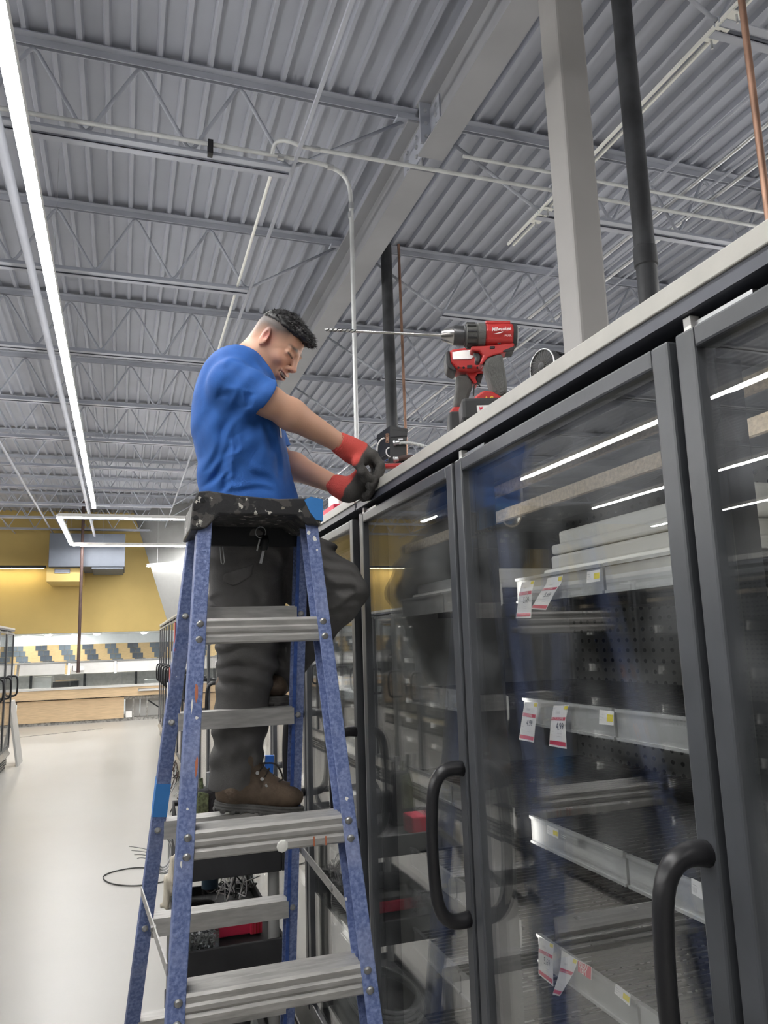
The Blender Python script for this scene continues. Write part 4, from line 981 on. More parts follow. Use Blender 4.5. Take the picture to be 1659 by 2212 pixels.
glove(W2, E2, W(768, 1051, Y2_+.01),
      [[W(788, 1037, Y2_-.02), W(802, 1042, Y2_-.03), W(806, 1056, Y2_-.035), W(797, 1066, Y2_-.03)],
       [W(790, 1046, Y2_-.005), W(802, 1053, Y2_-.012), W(800, 1066, Y2_-.015), W(790, 1072, Y2_-.012)],
       [W(788, 1053, Y2_+.015), W(798, 1062, Y2_+.01), W(793, 1073, Y2_+.008), W(784, 1076, Y2_+.01)],
       [W(784, 1058, Y2_+.034), W(792, 1068, Y2_+.03), W(786, 1076, Y2_+.028)]],
      [W(768, 1032, Y2_-.012), W(776, 1020, Y2_-.02), W(790, 1024, Y2_-.024)], .038, (.52, 2.02, 2.02), (.80, 2.34, 2.32))
# things hanging at his belt
t = thing('car_key', W(568, 1190, 2.045), 'car key with black fob hanging from a ring at the man\'s belt', 'key')
m_ = MB(); m_.tube([W(563 + 11*math.cos(a), 1150 + 12*math.sin(a), 2.045) for a in np.linspace(0, 2*PI, 20)[:-1]], .0012, 6, closed=True); obj('split_ring', m_, MT['galv'], t)
m_ = MB(); m_.tube([W(573, 1157, 2.045), W(572, 1170, 2.045), W(570, 1188, 2.045)], [.008, .012, .009], 10); obj('key_fob', m_, MT['case_black'], t, smooth=True)
m_ = MB(); m_.bar(W(569, 1190, 2.045), W(563, 1217, 2.045), .007, .002, up=(0,1,0)); obj('key_blade', m_, MT['galv'], t)
m_ = MB(); m_.bar(W(561, 1165, 2.047), W(555, 1190, 2.047), .004, .0015, up=(0,1,0)); obj('small_key', m_, MT['galv'], t)
t = thing('pocket_clip', W(480, 1200, 2.07), 'metal pocket clip with a red end on the man\'s trouser pocket', 'clip')
m_ = MB(); m_.tube([W(475, 1180, 2.075), W(478, 1216, 2.075), W(482, 1219, 2.075), W(485, 1214, 2.075), W(481, 1180, 2.075)], .0015, 6); obj('wire_clip', m_, MT['galv'], t)
obj('red_end', MB().lathe([(.004, -.004), (.005, .0), (.003, .006)], W(478, 1177, 2.075), n=8), MT['tag_red'], t)
# ------------------------------------------------------------------ tools on top of the case
mat('tool_red', (.52,.035,.035), .4, var=.06, vscale=20, bump=.03)
mat('tool_grey', (.105,.105,.10), .65, var=.12, vscale=25, bump=.15, bscale=200)
mat('tool_dark', (.035,.036,.038), .5, var=.1, bump=.05)
mat('chrome', (.62,.60,.58), .22, metal=1.0, var=.06)
mat('chuck_dark', (.10,.10,.105), .35, metal=.7, var=.1)
mat('print_white', (.88,.87,.86), .5)
mat('marker_yellow', (.80,.62,.06), .5)
EX = Vector((.9478, -.3187, 0)); EZ = Vector((0,0,1)); EY = EZ.cross(EX)          # flat frame seen square on
def WP(px, py, O, n=EY):
    d = CF + CR*((px-829.5)/1660.0) + CD*((py-1106.0)/1660.0); c = Vector(CAM_POS); return c + d*((Vector(O)-c).dot(n)/d.dot(n))
def flat(px_poly, O, t, off=0.0, sc=None):
    """outline in picture measure laid on the upright plane through O, given thickness t"""
    if sc: ox, oy, s = sc; px_poly = [(ox+a/s, oy+b/s) for a, b in px_poly]
    P = [WP(a, b, O) - Vector(O) for a, b in px_poly]; pl = [(p.dot(EX), p.dot(EZ)) for p in P]
    if sum(pl[i][0]*pl[(i+1) % len(pl)][1]-pl[(i+1) % len(pl)][0]*pl[i][1] for i in range(len(pl))) < 0: pl = pl[::-1]
    mb = MB(); mb.prism(pl, Vector(O)+EY*off, EX, EZ, EY, t); return mb
def turned(pa, pb, prof, n=20):
    """body of revolution between two points; profile of (fraction, radius)"""
    pa = Vector(pa); pb = Vector(pb); L = (pb-pa).length; mb = MB(); mb.lathe([(r, f*L) for f, r in prof], pa, (pb-pa), n); return mb
SC = (940, 690, 5.53)
q = lambda a, b: (940+a/5.53, 690+b/5.53)
DO = Vector((.765, 1.49, 2.14))
t = thing('drill', DO, 'red and black cordless hammer drill with a very long bit, standing on the case top', 'drill')
A0, A1_ = WP(953, 724.5, DO), WP(1117, 727, DO); ax = (A1_-A0).normalized()
tip = WP(700, 712, DO)
m_ = MB(); m_.tube([tip, tip+(A0-tip)*.03, tip+(A0-tip)*.5, A0+ax*.01], [.0012, .0034, .0032, .0034], 10); bit = obj('drill_bit', m_, MT['chrome'], t, smooth=.8)
fl_ = MB()
for ph in (0, PI): fl_.tube([tip+(A0-tip)*(.02+.26*k/60) + (EZ*math.cos(k*.36+ph)+EY*math.sin(k*.36+ph))*.0030 for k in range(60)], .0014, 5)
fl_.mi = [0]*len(fl_.f); obj('flute', fl_, MT['chuck_dark'], bit)
s_ = (A1_-A0).length
obj('chuck', turned(A0, A0+ax*s_*.16, [(0, .006), (.0, .011), (.25, .014), (.9, .021), (1, .021)]), MT['chrome'], t, smooth=.5)
obj('chuck_sleeve', turned(A0+ax*s_*.16, A0+ax*s_*.32, [(0, .0215), (.1, .0225), (.85, .0225), (.9, .025), (1, .025)]), MT['chuck_dark'], t, smooth=.5)
cl = obj('clutch_ring', turned(A0+ax*s_*.32, A0+ax*s_*.57, [(0, .0265), (.05, .028), (.55, .028), (.56, .0265), (.62, .0265), (.63, .029), (1, .029)], 24), MT['tool_grey'], t, smooth=.5)
for k in range(12):
    a = 2*PI*k/12; c = A0+ax*s_*.39 + (EZ*math.cos(a)+EY*math.sin(a))*.0285; obj('grip_rib', MB().obox(c, ax, (EZ*math.cos(a)+EY*math.sin(a)), ax.cross(EZ*math.cos(a)+EY*math.sin(a)), .010, .0016, .0022), MT['tool_dark'], cl)
mh = SDF(); mh.u(f_cone(A0+ax*s_*.60, A0+ax*s_*.92, .0285, .0275)).u(f_box(A0+ax*s_*.76, (.026, .026, .028), [tuple(ax), tuple(EY), tuple(EZ)], .01), .01)
obj('motor_housing', turned(A0+ax*s_*.56, A0+ax*s_*.95, [(0, .0275), (.1, .0295), (.9, .0295), (1, .027)], 8), MT['tool_red'], t, bevel=.004)
obj('top_ridge', MB().obox(A0+ax*s_*.75+EZ*.029, ax, EY, EZ, .028, .012, .004), MT['tool_red'], t, bevel=.002)
obj('rear_cap', turned(A0+ax*s_*.93, A0+ax*s_*1.0, [(0, .0285), (.7, .028), (1, .022)], 16), MT['tool_dark'], t, smooth=.6)
obj('trigger_frame', flat([(420,352),(600,345),(930,310),(935,395),(800,432),(690,455),(620,482),(545,572),(518,560),(562,460),(520,408),(420,398)], DO, .034, sc=SC), MT['tool_red'], t, bevel=.004, recalc=True)
obj('trigger', flat([(452,408),(515,415),(548,455),(540,520),(505,540),(470,520),(480,460)], DO, .020, sc=SC), MT['tool_dark'], t, bevel=.004, recalc=True)
obj('direction_switch', flat([(640,355),(700,350),(700,385),(640,388)], DO, .040, sc=SC), MT['tool_dark'], t, bevel=.002, recalc=True)
obj('rear_shroud', flat([(790,410),(940,350),(925,415),(800,425)], DO, .04, sc=SC), MT['tool_dark'], t, bevel=.003, recalc=True)
obj('grip', flat([(585,520),(620,482),(790,425),(815,560),(848,760),(850,900),(760,965),(660,900),(620,740),(570,580)], DO, .036, sc=SC), MT['tool_grey'], t, bevel=.008, recalc=True, seg=3)
obj('battery_foot', flat([(405,1028),(470,955),(560,895),(660,905),(770,965),(900,1040),(900,1090),(560,1090),(470,1040)], DO, .060, sc=SC), MT['tool_red'], t, bevel=.006, recalc=True)
bt = obj('battery', MB().obox(WP(1056, 905, DO)*1.0, EX, EY, EZ, .001, .001, .001), MT['tool_dark'], t) if False else None
P0 = WP(*q(300, 1120), DO); P1 = WP(*q(940, 1050), DO); bw = (P1-P0).dot(EX); bc = P0 + EX*bw/2
btm = MB(); btm.obox(Vector((bc.x, bc.y, 2.14+.026)), EX, EY, EZ, bw/2, .037, .026); bt = obj('battery', btm, MT['tool_dark'], t, bevel=.008)
obj('battery_bevel', flat([(300,1150),(330,1080),(405,1028),(500,1042),(900,1070),(900,1150)], DO, .066, sc=SC), MT['tool_dark'], t, bevel=.005, recalc=True)
lab = WP(*q(495, 1128), DO) - EY*.0385; m_ = MB(); m_.obox(lab+EX*.012, EX, EY, EZ, .016, .0006, .0075); obj('battery_label', m_, MT['print_white'], bt)
m_ = MB(); text_mb(m_, 'M', lab - EY*.0012 + EX*.001 - EZ*.003, EX, EZ, .010, bold=.0002); obj('label_print', m_, MT['tag_red'], bt)
tx = WP(*q(655, 205), DO) - EY*.0310; tdir = (EX + EZ*.03).normalized(); m_ = MB(); text_mb(m_, 'Milwaukee', tx, tdir, EZ, .0125, squeeze=.80, shear=.2, bold=.0003); obj('brand_print', m_, MT['print_white'], t)
z0 = WP(*q(668, 240), DO) - EY*.0312; zf = lambda a, b: z0 + EX*a*.001 + EZ*b*.001
m_ = MB(); m_.add([zf(0,0), zf(17,4), zf(16,1.5), zf(38,8), zf(22,3.5), zf(23,6)], [(0,1,2), (2,3,4), (1,5,4), (2,4,1)]); obj('bolt_print', m_, MT['print_white'], t)
m_ = MB(); text_mb(m_, 'FUEL', WP(*q(805, 268), DO) - EY*.0305, EX, EZ, .0065, squeeze=1.15); obj('line_print', m_, MT['print_white'], t)
m_ = MB(); text_mb(m_, 'A.G', WP(*q(570, 1022), DO) - EY*.0325, EX, EZ, .012, bold=.0006); obj('marker_print', m_, MT['marker_yellow'], t)
for k in range(2): obj('vent_slot', MB().obox(WP(*q(750, 295+28*k), DO)-EY*.0175, EX, EY, EZ, .0035, .001, .0012), MT['case_black'], t)
# impact driver behind it, pointing the other way
IO = Vector((.84, 1.62, 2.14))
t = thing('impact_driver', IO, 'compact red impact driver with a silver plate, standing behind the drill', 'drill')
b0 = WP(*q(165, 470), IO); b1 = WP(*q(520, 470), IO)
obj('motor_housing', flat([(150,425),(200,402),(420,372),(500,385),(560,440),(565,640),(480,655),(420,672),(250,655),(165,560)], IO, .060, sc=SC), MT['tool_red'], t, bevel=.012, recalc=True, seg=3)
obj('rear_cap', flat([(112,450),(130,428),(160,420),(178,570),(245,655),(205,668),(135,625),(118,560)], IO, .062, sc=SC), MT['tool_dark'], t, bevel=.006, recalc=True)
obj('nose', turned(WP(*q(470, 470), IO), WP(*q(700, 470), IO), [(0, .028), (.3, .028), (.7, .018), (1, .012)]), MT['chuck_dark'], t, smooth=.6)
obj('name_plate', flat([(190,448),(300,425),(430,418),(458,445),(440,510),(405,535),(195,535)], IO, .064, sc=SC), MT['chrome'], t, bevel=.001, recalc=True)
obj('trigger_frame', flat([(360,660),(560,640),(575,660),(500,670),(470,720),(500,800),(470,805),(420,740)], IO, .034, sc=SC), MT['tool_red'], t, bevel=.003, recalc=True)
obj('trigger', flat([(500,665),(575,660),(560,710),(540,775),(505,770),(480,720)], IO, .02, sc=SC), MT['tool_dark'], t, bevel=.003, recalc=True)
obj('direction_switch', flat([(365,605),(425,600),(425,635),(365,638)], IO, .066, sc=SC), MT['tool_dark'], t, recalc=True)
for x in (265, 325, 488): obj('screw', MB().lathe([(.003, 0), (.003, .001)], WP(*q(x, 630), IO)-EY*.0305, -EY, 8), MT['case_black'], t)
obj('grip', flat([(245,690),(370,675),(430,760),(440,830),(400,940),(345,1085),(210,1085),(222,950),(240,820)], IO, .036, sc=SC), MT['tool_grey'], t, bevel=.008, recalc=True, seg=3)
obj('battery_foot', flat([(208,1080),(345,1080),(420,1130),(420,1180),(155,1180),(165,1135)], IO, .056, sc=SC), MT['tool_red'], t, bevel=.004, recalc=True)
P0 = WP(*q(152, 1200), IO); P1 = WP(*q(430, 1200), IO); m_ = MB(); hz = (P0.z+.012-2.14)/2; m_.obox(Vector(((P0.x+P1.x)/2, (P0.y+P1.y)/2, 2.14+hz)), EX, EY, EZ, (P1-P0).dot(EX)/2, .034, hz); obj('battery', m_, MT['tool_dark'], t, bevel=.006)
obj('belt_clip', MB().tube([WP(*q(440, 960), IO)-EY*.03, WP(*q(445, 850), IO)-EY*.034, WP(*q(480, 815), IO)-EY*.034, WP(*q(520, 850), IO)-EY*.03], .0018, 6), MT['tool_dark'], t)
# small desk fan
FO = Vector((.98, 1.72, 2.14)); fc = WP(1172, 792, Vector((1.0, 1.62, 2.14))); n_ = (-EX*.86 - EY*.5).normalized()
t = thing('desk_fan', (fc.x, fc.y, 2.14), 'small black round fan standing behind the drills by the column', 'fan')
R_ = .044; e1 = EZ; e2 = n_.cross(e1)
ring = lambda r, h, k=32: [fc + n_*h + (e1*math.cos(2*PI*i/k)+e2*math.sin(2*PI*i/k))*r for i in range(k)]
obj('drum', turned(fc - n_*.058, fc, [(0, R_*.80), (.05, R_*.92), (.45, R_*.95), (1, R_)], 32), MT['tool_dark'], t, smooth=.5)
obj('front_ring', MB().tube(ring(R_, .002), .0022, 8, closed=True), MT['galv'], t, smooth=True)
gr = obj('hub', MB().lathe([(.012, 0), (.011, .006), (.004, .008)], fc, n_, 14), MT['tool_dark'], t)
for k in range(26):
    a = 2*PI*k/26; d1 = e1*math.cos(a)+e2*math.sin(a); d2 = e1*math.cos(a+.35)+e2*math.sin(a+.35); obj('grille_wire', MB().tube([fc + n_*.006 + d1*.011, fc + n_*.007 + (d1+d2)*.5*.028, fc + n_*.003 + d2*R_], .0008, 4), MT['tool_grey'], gr)
for k in range(22):
    a = 2*PI*k/22; d1 = e1*math.cos(a)+e2*math.sin(a); obj('rear_slat', MB().obox(fc - n_*.040 + d1*R_*.955, n_, d1, n_.cross(d1), .014, .002, .0022), MT['case_black'], t)
obj('foot', MB().box(fc.x-.03, fc.x+.03, fc.y-.03, fc.y+.03, 2.14, 2.150), MT['tool_dark'], t, bevel=.003); obj('stem', MB().tube([(fc.x, fc.y, 2.146), fc - n_*.03 - EZ*R_*.9], .006, 8), MT['tool_dark'], t)
# open control box being wired
BO = Vector((.742, 2.115, 2.14)); SB = (700, 900, 6.9125); qb = lambda a, b: (700+a/6.9125, 900+b/6.9125)
t = thing('control_box', BO, 'open black control box with loose wires and flexible metal cable by the gloved hands', 'box')
obj('front_plate', flat([(985,135),(1250,185),(1240,290),(1225,420),(1225,690),(985,690)], BO, .003, sc=SB), MT['tool_dark'], t, recalc=True)
obj('top_lip', flat([(985,135),(1250,185),(1245,225),(985,190)], BO, .012, off=.004, sc=SB), MT['tool_dark'], t, recalc=True)
obj('fold', flat([(990,290),(1240,280),(1240,300),(990,310)], BO, .006, sc=SB), MT['case_black'], t, recalc=True)
pa = WP(*qb(985, 135), BO); pb = WP(*qb(785, 280), BO+EY*.05); pc_ = WP(*qb(800, 690), BO+EY*.05); pd = WP(*qb(985, 690), BO)
m_ = MB(); m_.add([pa, pb, pc_, pd, pa+EY*.002+EX*.002, pb+EY*.002+EX*.002, pc_+EY*.002+EX*.002, pd+EY*.002+EX*.002], [(0,1,2,3), (7,6,5,4), (0,4,5,1), (1,5,6,2), (2,6,7,3), (3,7,4,0)]); obj('side_plate', m_, MT['case_black'], t)
BO2 = BO - EY*.006
obj('base_plate', MB().obox(Vector((BO.x-.004, BO.y+.01, 2.142)), EX, EY, EZ, .034, .034, .002), MT['tool_dark'], t)
for k in range(5): obj('coil_winding', MB().tube([WP(*qb(945, 265+28*k), BO2) + (EX*math.cos(a)*.0045 + EZ*math.sin(a)*.0022) for a in np.linspace(0, 2*PI, 12)[:-1]], .0016, 6, closed=True), MT['copper'], t)
def wire(pts, r, mt, O=BO2, name='wire'): return obj(name, MB().tube(smooth_path([WP(*qb(a, b), O) for a, b in pts], 6), r, 8), MT[mt], t, smooth=True)
wire([(690,410), (760,340), (840,315), (930,295)], .0009, 'case_black'); wire([(790,520), (800,420), (850,345), (900,318)], .0022, 'paper'); wire([(975,460), (935,490), (930,545), (960,590), (990,600)], .0020, 'paper')
wire([(825,640), (880,600), (940,575)], .0018, 'case_black'); wire([(830,690), (890,670), (950,680), (970,600)], .0024, 'tool_grey'); wire([(860,730), (920,660), (960,640)], .0018, 'ladder_blue_deep')
obj('cable_clamp', turned(WP(*qb(1040, 405), BO)-EY*.006, WP(*qb(1130, 395), BO)-EY*.010, [(0, .009), (.3, .0095), (.35, .007), (1, .006)], 14), MT['galv'], t, smooth=.5)
obj('clamp_screw', MB().obox(WP(*qb(1140, 355), BO)-EY*.012, EX, EY, EZ, .007, .002, .002), MT['galv'], t)
fxp = smooth_path([WP(*qb(a, b), BO-EY*.010) for a, b in ((1110, 395), (1220, 390), (1350, 405), (1480, 435), (1600, 470), (1720, 520))], 12); L_ = len(fxp)
obj('flexible_cable', MB().tube(fxp, [.0042 + .0008*(i % 2) for i in range(L_)], 8), MT['emt'], t)
obj('cable_clamp', turned(WP(*qb(1040, 650), BO)-EY*.006, WP(*qb(1120, 640), BO)-EY*.010, [(0, .009), (.3, .010), (.35, .008), (1, .007)], 14), MT['galv'], t, smooth=.5)
obj('power_cable', MB().tube(smooth_path([WP(*qb(a, b), BO-EY*.010) for a, b in ((1110, 630), (1180, 615), (1280, 610), (1380, 630), (1450, 700))], 6), .0075, 10), MT['rust_pipe'], t, smooth=True)
m_ = MB(); m_.prism([(-.034, 0), (.034, 0), (.036, .006), (.030, .012), (-.030, .012), (-.034, .008)], WP(*qb(1010, 770), BO - EY*.012), EX, EZ, EY, .026)
tag(obj('plastic_case', m_, MT['tool_red'], None, bevel=.003, recalc=True), 'small red plastic case lying under the open control box', 'case')
bl = smooth_path([WP(*qb(a, b), BO - EY*.030) for a, b in ((760, 745), (800, 790), (860, 840), (950, 850), (1050, 810), (1085, 785))], 5); bl2 = smooth_path([WP(*qb(a, b), BO - EY*.030) for a, b in ((760, 752), (820, 850), (890, 900), (960, 880), (1060, 815), (1090, 790))], 5)
m_ = MB(); n = len(bl); m_.add(bl + bl2 + [Vector(p)+EY*.02 for p in bl] + [Vector(p)+EY*.02 for p in bl2], [(i, i+1, n+i+1, n+i) for i in range(n-1)] + [(2*n+i, 2*n+i+1, i+1, i) for i in range(n-1)] + [(n+i, n+i+1, 3*n+i+1, 3*n+i) for i in range(n-1)])
tag(obj('curled_label', m_, MT['paper'], None, smooth=True, recalc=True), 'curled white wiring label on the case edge below the control box', 'label')
# carton beyond the man's hands
c0 = W(718, 1100, 2.78); c1 = W(792, 1100, 2.78)
t = thing('carton', ((c0.x+c1.x)/2, 2.8, 2.14), 'white and red carton on the case top beyond the gloved hands', 'carton')
obj('red_base', MB().box(c0.x-.012, c1.x, 2.72, 2.90, 2.14, 2.182), MT['tag_red'], t, bevel=.004); obj('white_top', MB().box(c0.x+.012, c1.x-.01, 2.735, 2.885, 2.182, 2.235), MT['white_plastic'], t, bevel=.003)
# lamp and stored lids inside the case
t = thing('inspection_lamp', WP(1106, 1116, Vector((.93, 1.7, 1.95))), 'small round reflector lamp hanging inside the case under the roof strip', 'lamp'); lc = t.location.copy(); ln = (Vector(CAM_POS)-lc).normalized(); ln = (ln - EX*.45).normalized()
obj('bowl', MB().lathe([(.010, -.022), (.020, -.012), (.026, 0), (.027, .003), (.023, .003)], lc, ln, 20), MT['honeycomb'], t, smooth=.6); obj('lens', MB().lathe([(.0225, .0015), (.0225, .0035), (.012, .006)], lc, ln, 20), MT['chrome'], t, smooth=.6)
obj('bracket', MB().tube([lc - ln*.02, lc - ln*.025 + EX*.02, (lc.x+.03, lc.y, 2.07)], .004, 8), MT['white_plastic'], t)
def lid(y0, y1, x0, x1, z, label):
    t = thing('foam_lid', ((x0+x1)/2, (y0+y1)/2, z), label, 'lid', 'white lids on the top shelves')
    obj('rim', MB().box(x0, x1, y0, y1, z, z+.020), MT['white_plastic'], t, bevel=.005); obj('crown', MB().box(x0+.012, x1-.012, y0+.012, y1-.012, z+.018, z+.048), MT['white_plastic'], t, bevel=.006)
lid(.88, 1.42, .835, 1.14, 1.787, 'long white plastic lid resting on the top shelf behind the middle door')
lid(.86, 1.40, .845, 1.15, 1.837, 'long white plastic lid stacked on another lid behind the middle door')
lid(1.64, 2.20, .835, 1.14, 1.787, 'white plastic lid on the top shelf nearest the man')
# ------------------------------------------------------------------ utility cart beyond the ladder
mat('cart_black', (.028,.028,.030), .6, var=.15, vscale=12, bump=.06)
mat('cart_post', (.30,.30,.29), .45, var=.05)
mat('cup_foam', (.80,.79,.77), .55)
mat('cloth_cream', (.66,.60,.49), .9, var=.08, vscale=25, bump=.2, bscale=200)
mat('bag_black', (.018,.018,.02), .8, bump=.3, bscale=90)
mat('level_blue', (.03,.15,.55), .35)
mat('zinc', (.55,.56,.57), .28, metal=.9, var=.2, vscale=60)
mat('bottle_label', (.03,.06,.09), .4)
mat('pink_plastic', (.68,.58,.60), .4)
CX0, CX1, CY0, CY1 = .215, .560, 2.90, 3.62
t = cart = thing('utility_cart', ((CX0+CX1)/2, (CY0+CY1)/2, 0), 'three-tier black utility cart with grey posts beyond the ladder', 'cart')
for z, lip in ((.925, .075), (.62, .085), (.24, .075)):
    m_ = MB(); m_.box(CX0, CX1, CY0, CY1, z-.02, z); sh_ = obj('tray', m_, MT['cart_black'], t, bevel=.004)
    for x0, x1, y0, y1 in ((CX0, CX1, CY0-.012, CY0), (CX0, CX1, CY1, CY1+.012), (CX0-.012, CX0, CY0-.012, CY1+.012), (CX1, CX1+.012, CY0-.012, CY1+.012)): obj('tray_lip', MB().box(x0, x1, y0, y1, z-.05, z-.05+lip), MT['cart_black'], sh_, bevel=.004)
for x in (CX0+.012, CX1-.025):
    for y in (CY0+.02, CY1-.02):
        for z0, z1 in ((.10, .22), (.24, .60), (.62, .905)): obj('post', MB().tube([(x, y, z0), (x, y, z1)], .020, 14), MT['cart_post'], t, smooth=.6)
        obj('caster', MB().lathe([(.045, -.013), (.05, -.008), (.05, .008), (.045, .013)], (x, y, .05), Vector((1,0,0)), 18), MT['case_black'], t, smooth=.5)
obj('push_handle', MB().tube([(CX0+.02, CY1-.01, .93), (CX0+.02, CY1+.09, .99), (CX1-.02, CY1+.09, .99), (CX1-.02, CY1-.01, .93)], .013, 10), MT['cart_black'], t, smooth=True)
# on the top tray
bc = W(440, 1700, 3.15); t = thing('tool_pouch', (bc.x, 3.15, .926), 'black tool pouch with frayed green and black tools standing on the cart', 'pouch')
obj('pouch_body', MB().prism([(-.04, 0), (.05, 0), (.058, .18), (.045, .215), (-.03, .21), (-.045, .15)], (bc.x, 3.15, .926), Vector((1,0,0)), EZ, Vector((0,-1,0)), .09), MT['bag_black'], t, bevel=.012, recalc=True)
mat('fray_green', (.10,.12,.06), .9, var=.5, vscale=90, bump=.5)
obj('frayed_front', MB().prism([(-.038, .07), (.012, .07), (.014, .20), (-.026, .21)], (bc.x, 3.098, .926), Vector((1,0,0)), EZ, Vector((0,-1,0)), .012), MT['fray_green'], t, bevel=.004, recalc=True)
for k, (dx, h_, mt_) in enumerate(((-.025, .275, 'case_black'), (-.005, .25, 'fray_green'), (.015, .27, 'galv'), (.03, .25, 'case_black'))): obj('tool_handle', MB().tube([(bc.x+dx, 3.15, 1.08), (bc.x+dx*1.3-.004, 3.15, .926+h_)], .008, 8), MT[mt_], t, smooth=.6)
rc = W(446, 1735, 2.98); simple('red_case', MB().box(rc.x-.025, rc.x+.035, 2.94, 3.05, .926, .995), 'tag_red', 'small red plastic case in front of the tool pouch on the cart', 'case', bevel=.006)
lv = W(577, 1668, 3.22); t = thing('torpedo_level', (lv.x, 3.22, .926), 'blue torpedo level standing upright on the cart beside the boot', 'level')
obj('level_frame', MB().obox((lv.x, 3.22, 1.080), Vector((1,0,-.06)).normalized(), Vector((0,1,0)), Vector((.06,0,1)).normalized(), .019, .010, .152), MT['level_blue'], t, bevel=.003)
for zz in (1.125,): obj('vial_ring', MB().lathe([(.014, -.012), (.014, .012), (.009, .013)], (lv.x+.002, 3.22, zz), Vector((0,-1,0)), 18), MT['white_plastic'], t, smooth=.5)
obj('vial', MB().lathe([(.008, 0), (.008, .0145)], (lv.x+.002, 3.22, 1.125), Vector((0,-1,0)), 14), MT['tool_dark'], t)
for dx in (-.019, .019): obj('edge_rail', MB().obox((lv.x+dx, 3.22, 1.080), Vector((1,0,-.06)).normalized(), Vector((0,1,0)), Vector((.06,0,1)).normalized(), .0015, .011, .152), MT['galv'], t)
t = thing('drink_cup', (.505, 3.30, .926), 'white foam drink cup with lid and straw on the cart, mirrored in the door', 'cup')
obj('cup', MB().lathe([(.034, 0), (.046, .105)], (.505, 3.30, .926), n=24), MT['cup_foam'], t, smooth=.6); obj('lid', MB().lathe([(.048, .103), (.049, .111), (.044, .116), (.012, .117)], (.505, 3.30, .926), n=24), MT['white_plastic'], t, smooth=.6)
obj('straw', MB().tube([(.505, 3.30, 1.0), (.512, 3.30, 1.13)], .0035, 8), MT['clear_plastic'], t)
simple('tool_bag', MB().box(.30, .44, 3.36, 3.56, .926, 1.02), 'bag_black', 'low black tool bag at the handle end of the cart', 'bag', bevel=.02)
# on the middle tray
t = thing('screw_box', (.285, 3.0, .621), 'clear plastic box full of shiny bolts at the front of the middle tray', 'box')
x0, x1, y0, y1, z0, z1 = .225, .345, 2.915, 3.03, .621, .70
for bx in ((x0, x1, y0, y0+.003, z0, z1), (x0, x1, y1-.003, y1, z0, z1), (x0, x0+.003, y0, y1, z0, z1), (x1-.003, x1, y0, y1, z0, z1), (x0, x1, y0, y1, z0, z0+.002)): obj('box_wall', MB().box(*bx), MT['clear_plastic'], t)
m_ = MB(); rg = random.Random(5)
for k in range(170):
    c = Vector((rg.uniform(x0+.012, x1-.012), rg.uniform(y0+.012, y1-.012), rg.uniform(z0+.012, z1+.004))); d = Vector((rg.gauss(0,1), rg.gauss(0,1), rg.gauss(0,.6))).normalized()*.011
    m_.tube([c-d, c+d*.6], .0026, 6); m_.tube([c+d*.6, c+d*.95], .0062, 6)
tag(obj('bolts', m_, MT['zinc'], None), 'shiny zinc bolts heaped in the clear box', 'bolts', kind='stuff')
t = thing('tool_case', (.43, 3.05, .621), 'red plastic tool case lying on the middle tray beside the bolts', 'case')
obj('case_body', MB().box(.345, .475, 3.045, 3.12, .630, .672), MT['tag_red'], t, bevel=.005); obj('case_end', MB().box(.470, .515, 3.04, 3.125, .627, .682), MT['tag_red'], t, bevel=.005); obj('case_lid', MB().box(.348, .47, 3.048, 3.117, .672, .684), MT['tool_grey'], t, bevel=.003)
for k in range(3): obj('rib', MB().box(.478+.012*k, .482+.012*k, 3.036, 3.041, .63, .68), MT['tool_red'], t)
bx_ = .365; t = thing('water_bottle', (bx_, 3.42, .621), 'clear water bottle with a dark label on the middle tray', 'bottle')
obj('bottle', MB().lathe([(.030, 0), (.033, .01), (.031, .05), (.033, .06), (.033, .12), (.03, .14), (.014, .175), (.013, .19)], (bx_, 3.42, .621), n=20), MT['clear_plastic'], t, smooth=.8); obj('label', MB().lathe([(.0336, .08), (.0336, .13)], (bx_, 3.42, .621), n=20), MT['bottle_label'], t, smooth=.6); obj('bottle_cap', MB().lathe([(.015, .188), (.015, .205), (.013, .207)], (bx_, 3.42, .621), n=16), MT['white_plastic'], t)
ga = SDF(); ga.u(f_ell((.285, 3.36, .652), (.075,.045,.028))).u(f_ell((.345, 3.35, .652), (.035,.03,.024)), .02); ga.post = lambda P, d: d + .004*vnoise(P, 70, 3)
gl_ = sdf_obj('crumpled_cloth', ga, (.18, 3.28, .60), (.40, 3.44, .70), .005, MT['bag_black']); tag(gl_, 'crumpled black cloth lying on the middle tray beside the bottle', 'cloth')
for k, (x, y, a) in enumerate(((.43, 3.36, .2), (.47, 3.40, -.3), (.455, 3.33, .05))):
    d = Vector((math.cos(a), math.sin(a), 0)); m_ = MB(); m_.obox((x, y, .632), d, EZ.cross(d), EZ, .035, .010, .011)
    tag(obj('plastic_clip', m_, MT['pink_plastic'], None, bevel=.003), 'pinkish white plastic clip on the middle tray', 'clip', 'plastic clips on the cart')
t = thing('wire_bundle', (.46, 3.50, .621), 'bundle of black and white wires heaped on the middle tray', 'wires')
for k in range(16):
    p = [(.43+.10*rg.random(), 3.47+.14*rg.random(), .627+.03*rg.random())]
    for j in range(4): p.append((p[-1][0]+rg.uniform(-.05,.05), p[-1][1]+rg.uniform(-.05,.05), .628+rg.uniform(0,.09)))
    obj('wire', MB().tube(smooth_path(p, 5), .0028, 6), MT[('paper', 'case_black', 'paper', 'tool_grey')[k % 4]], t, smooth=True)
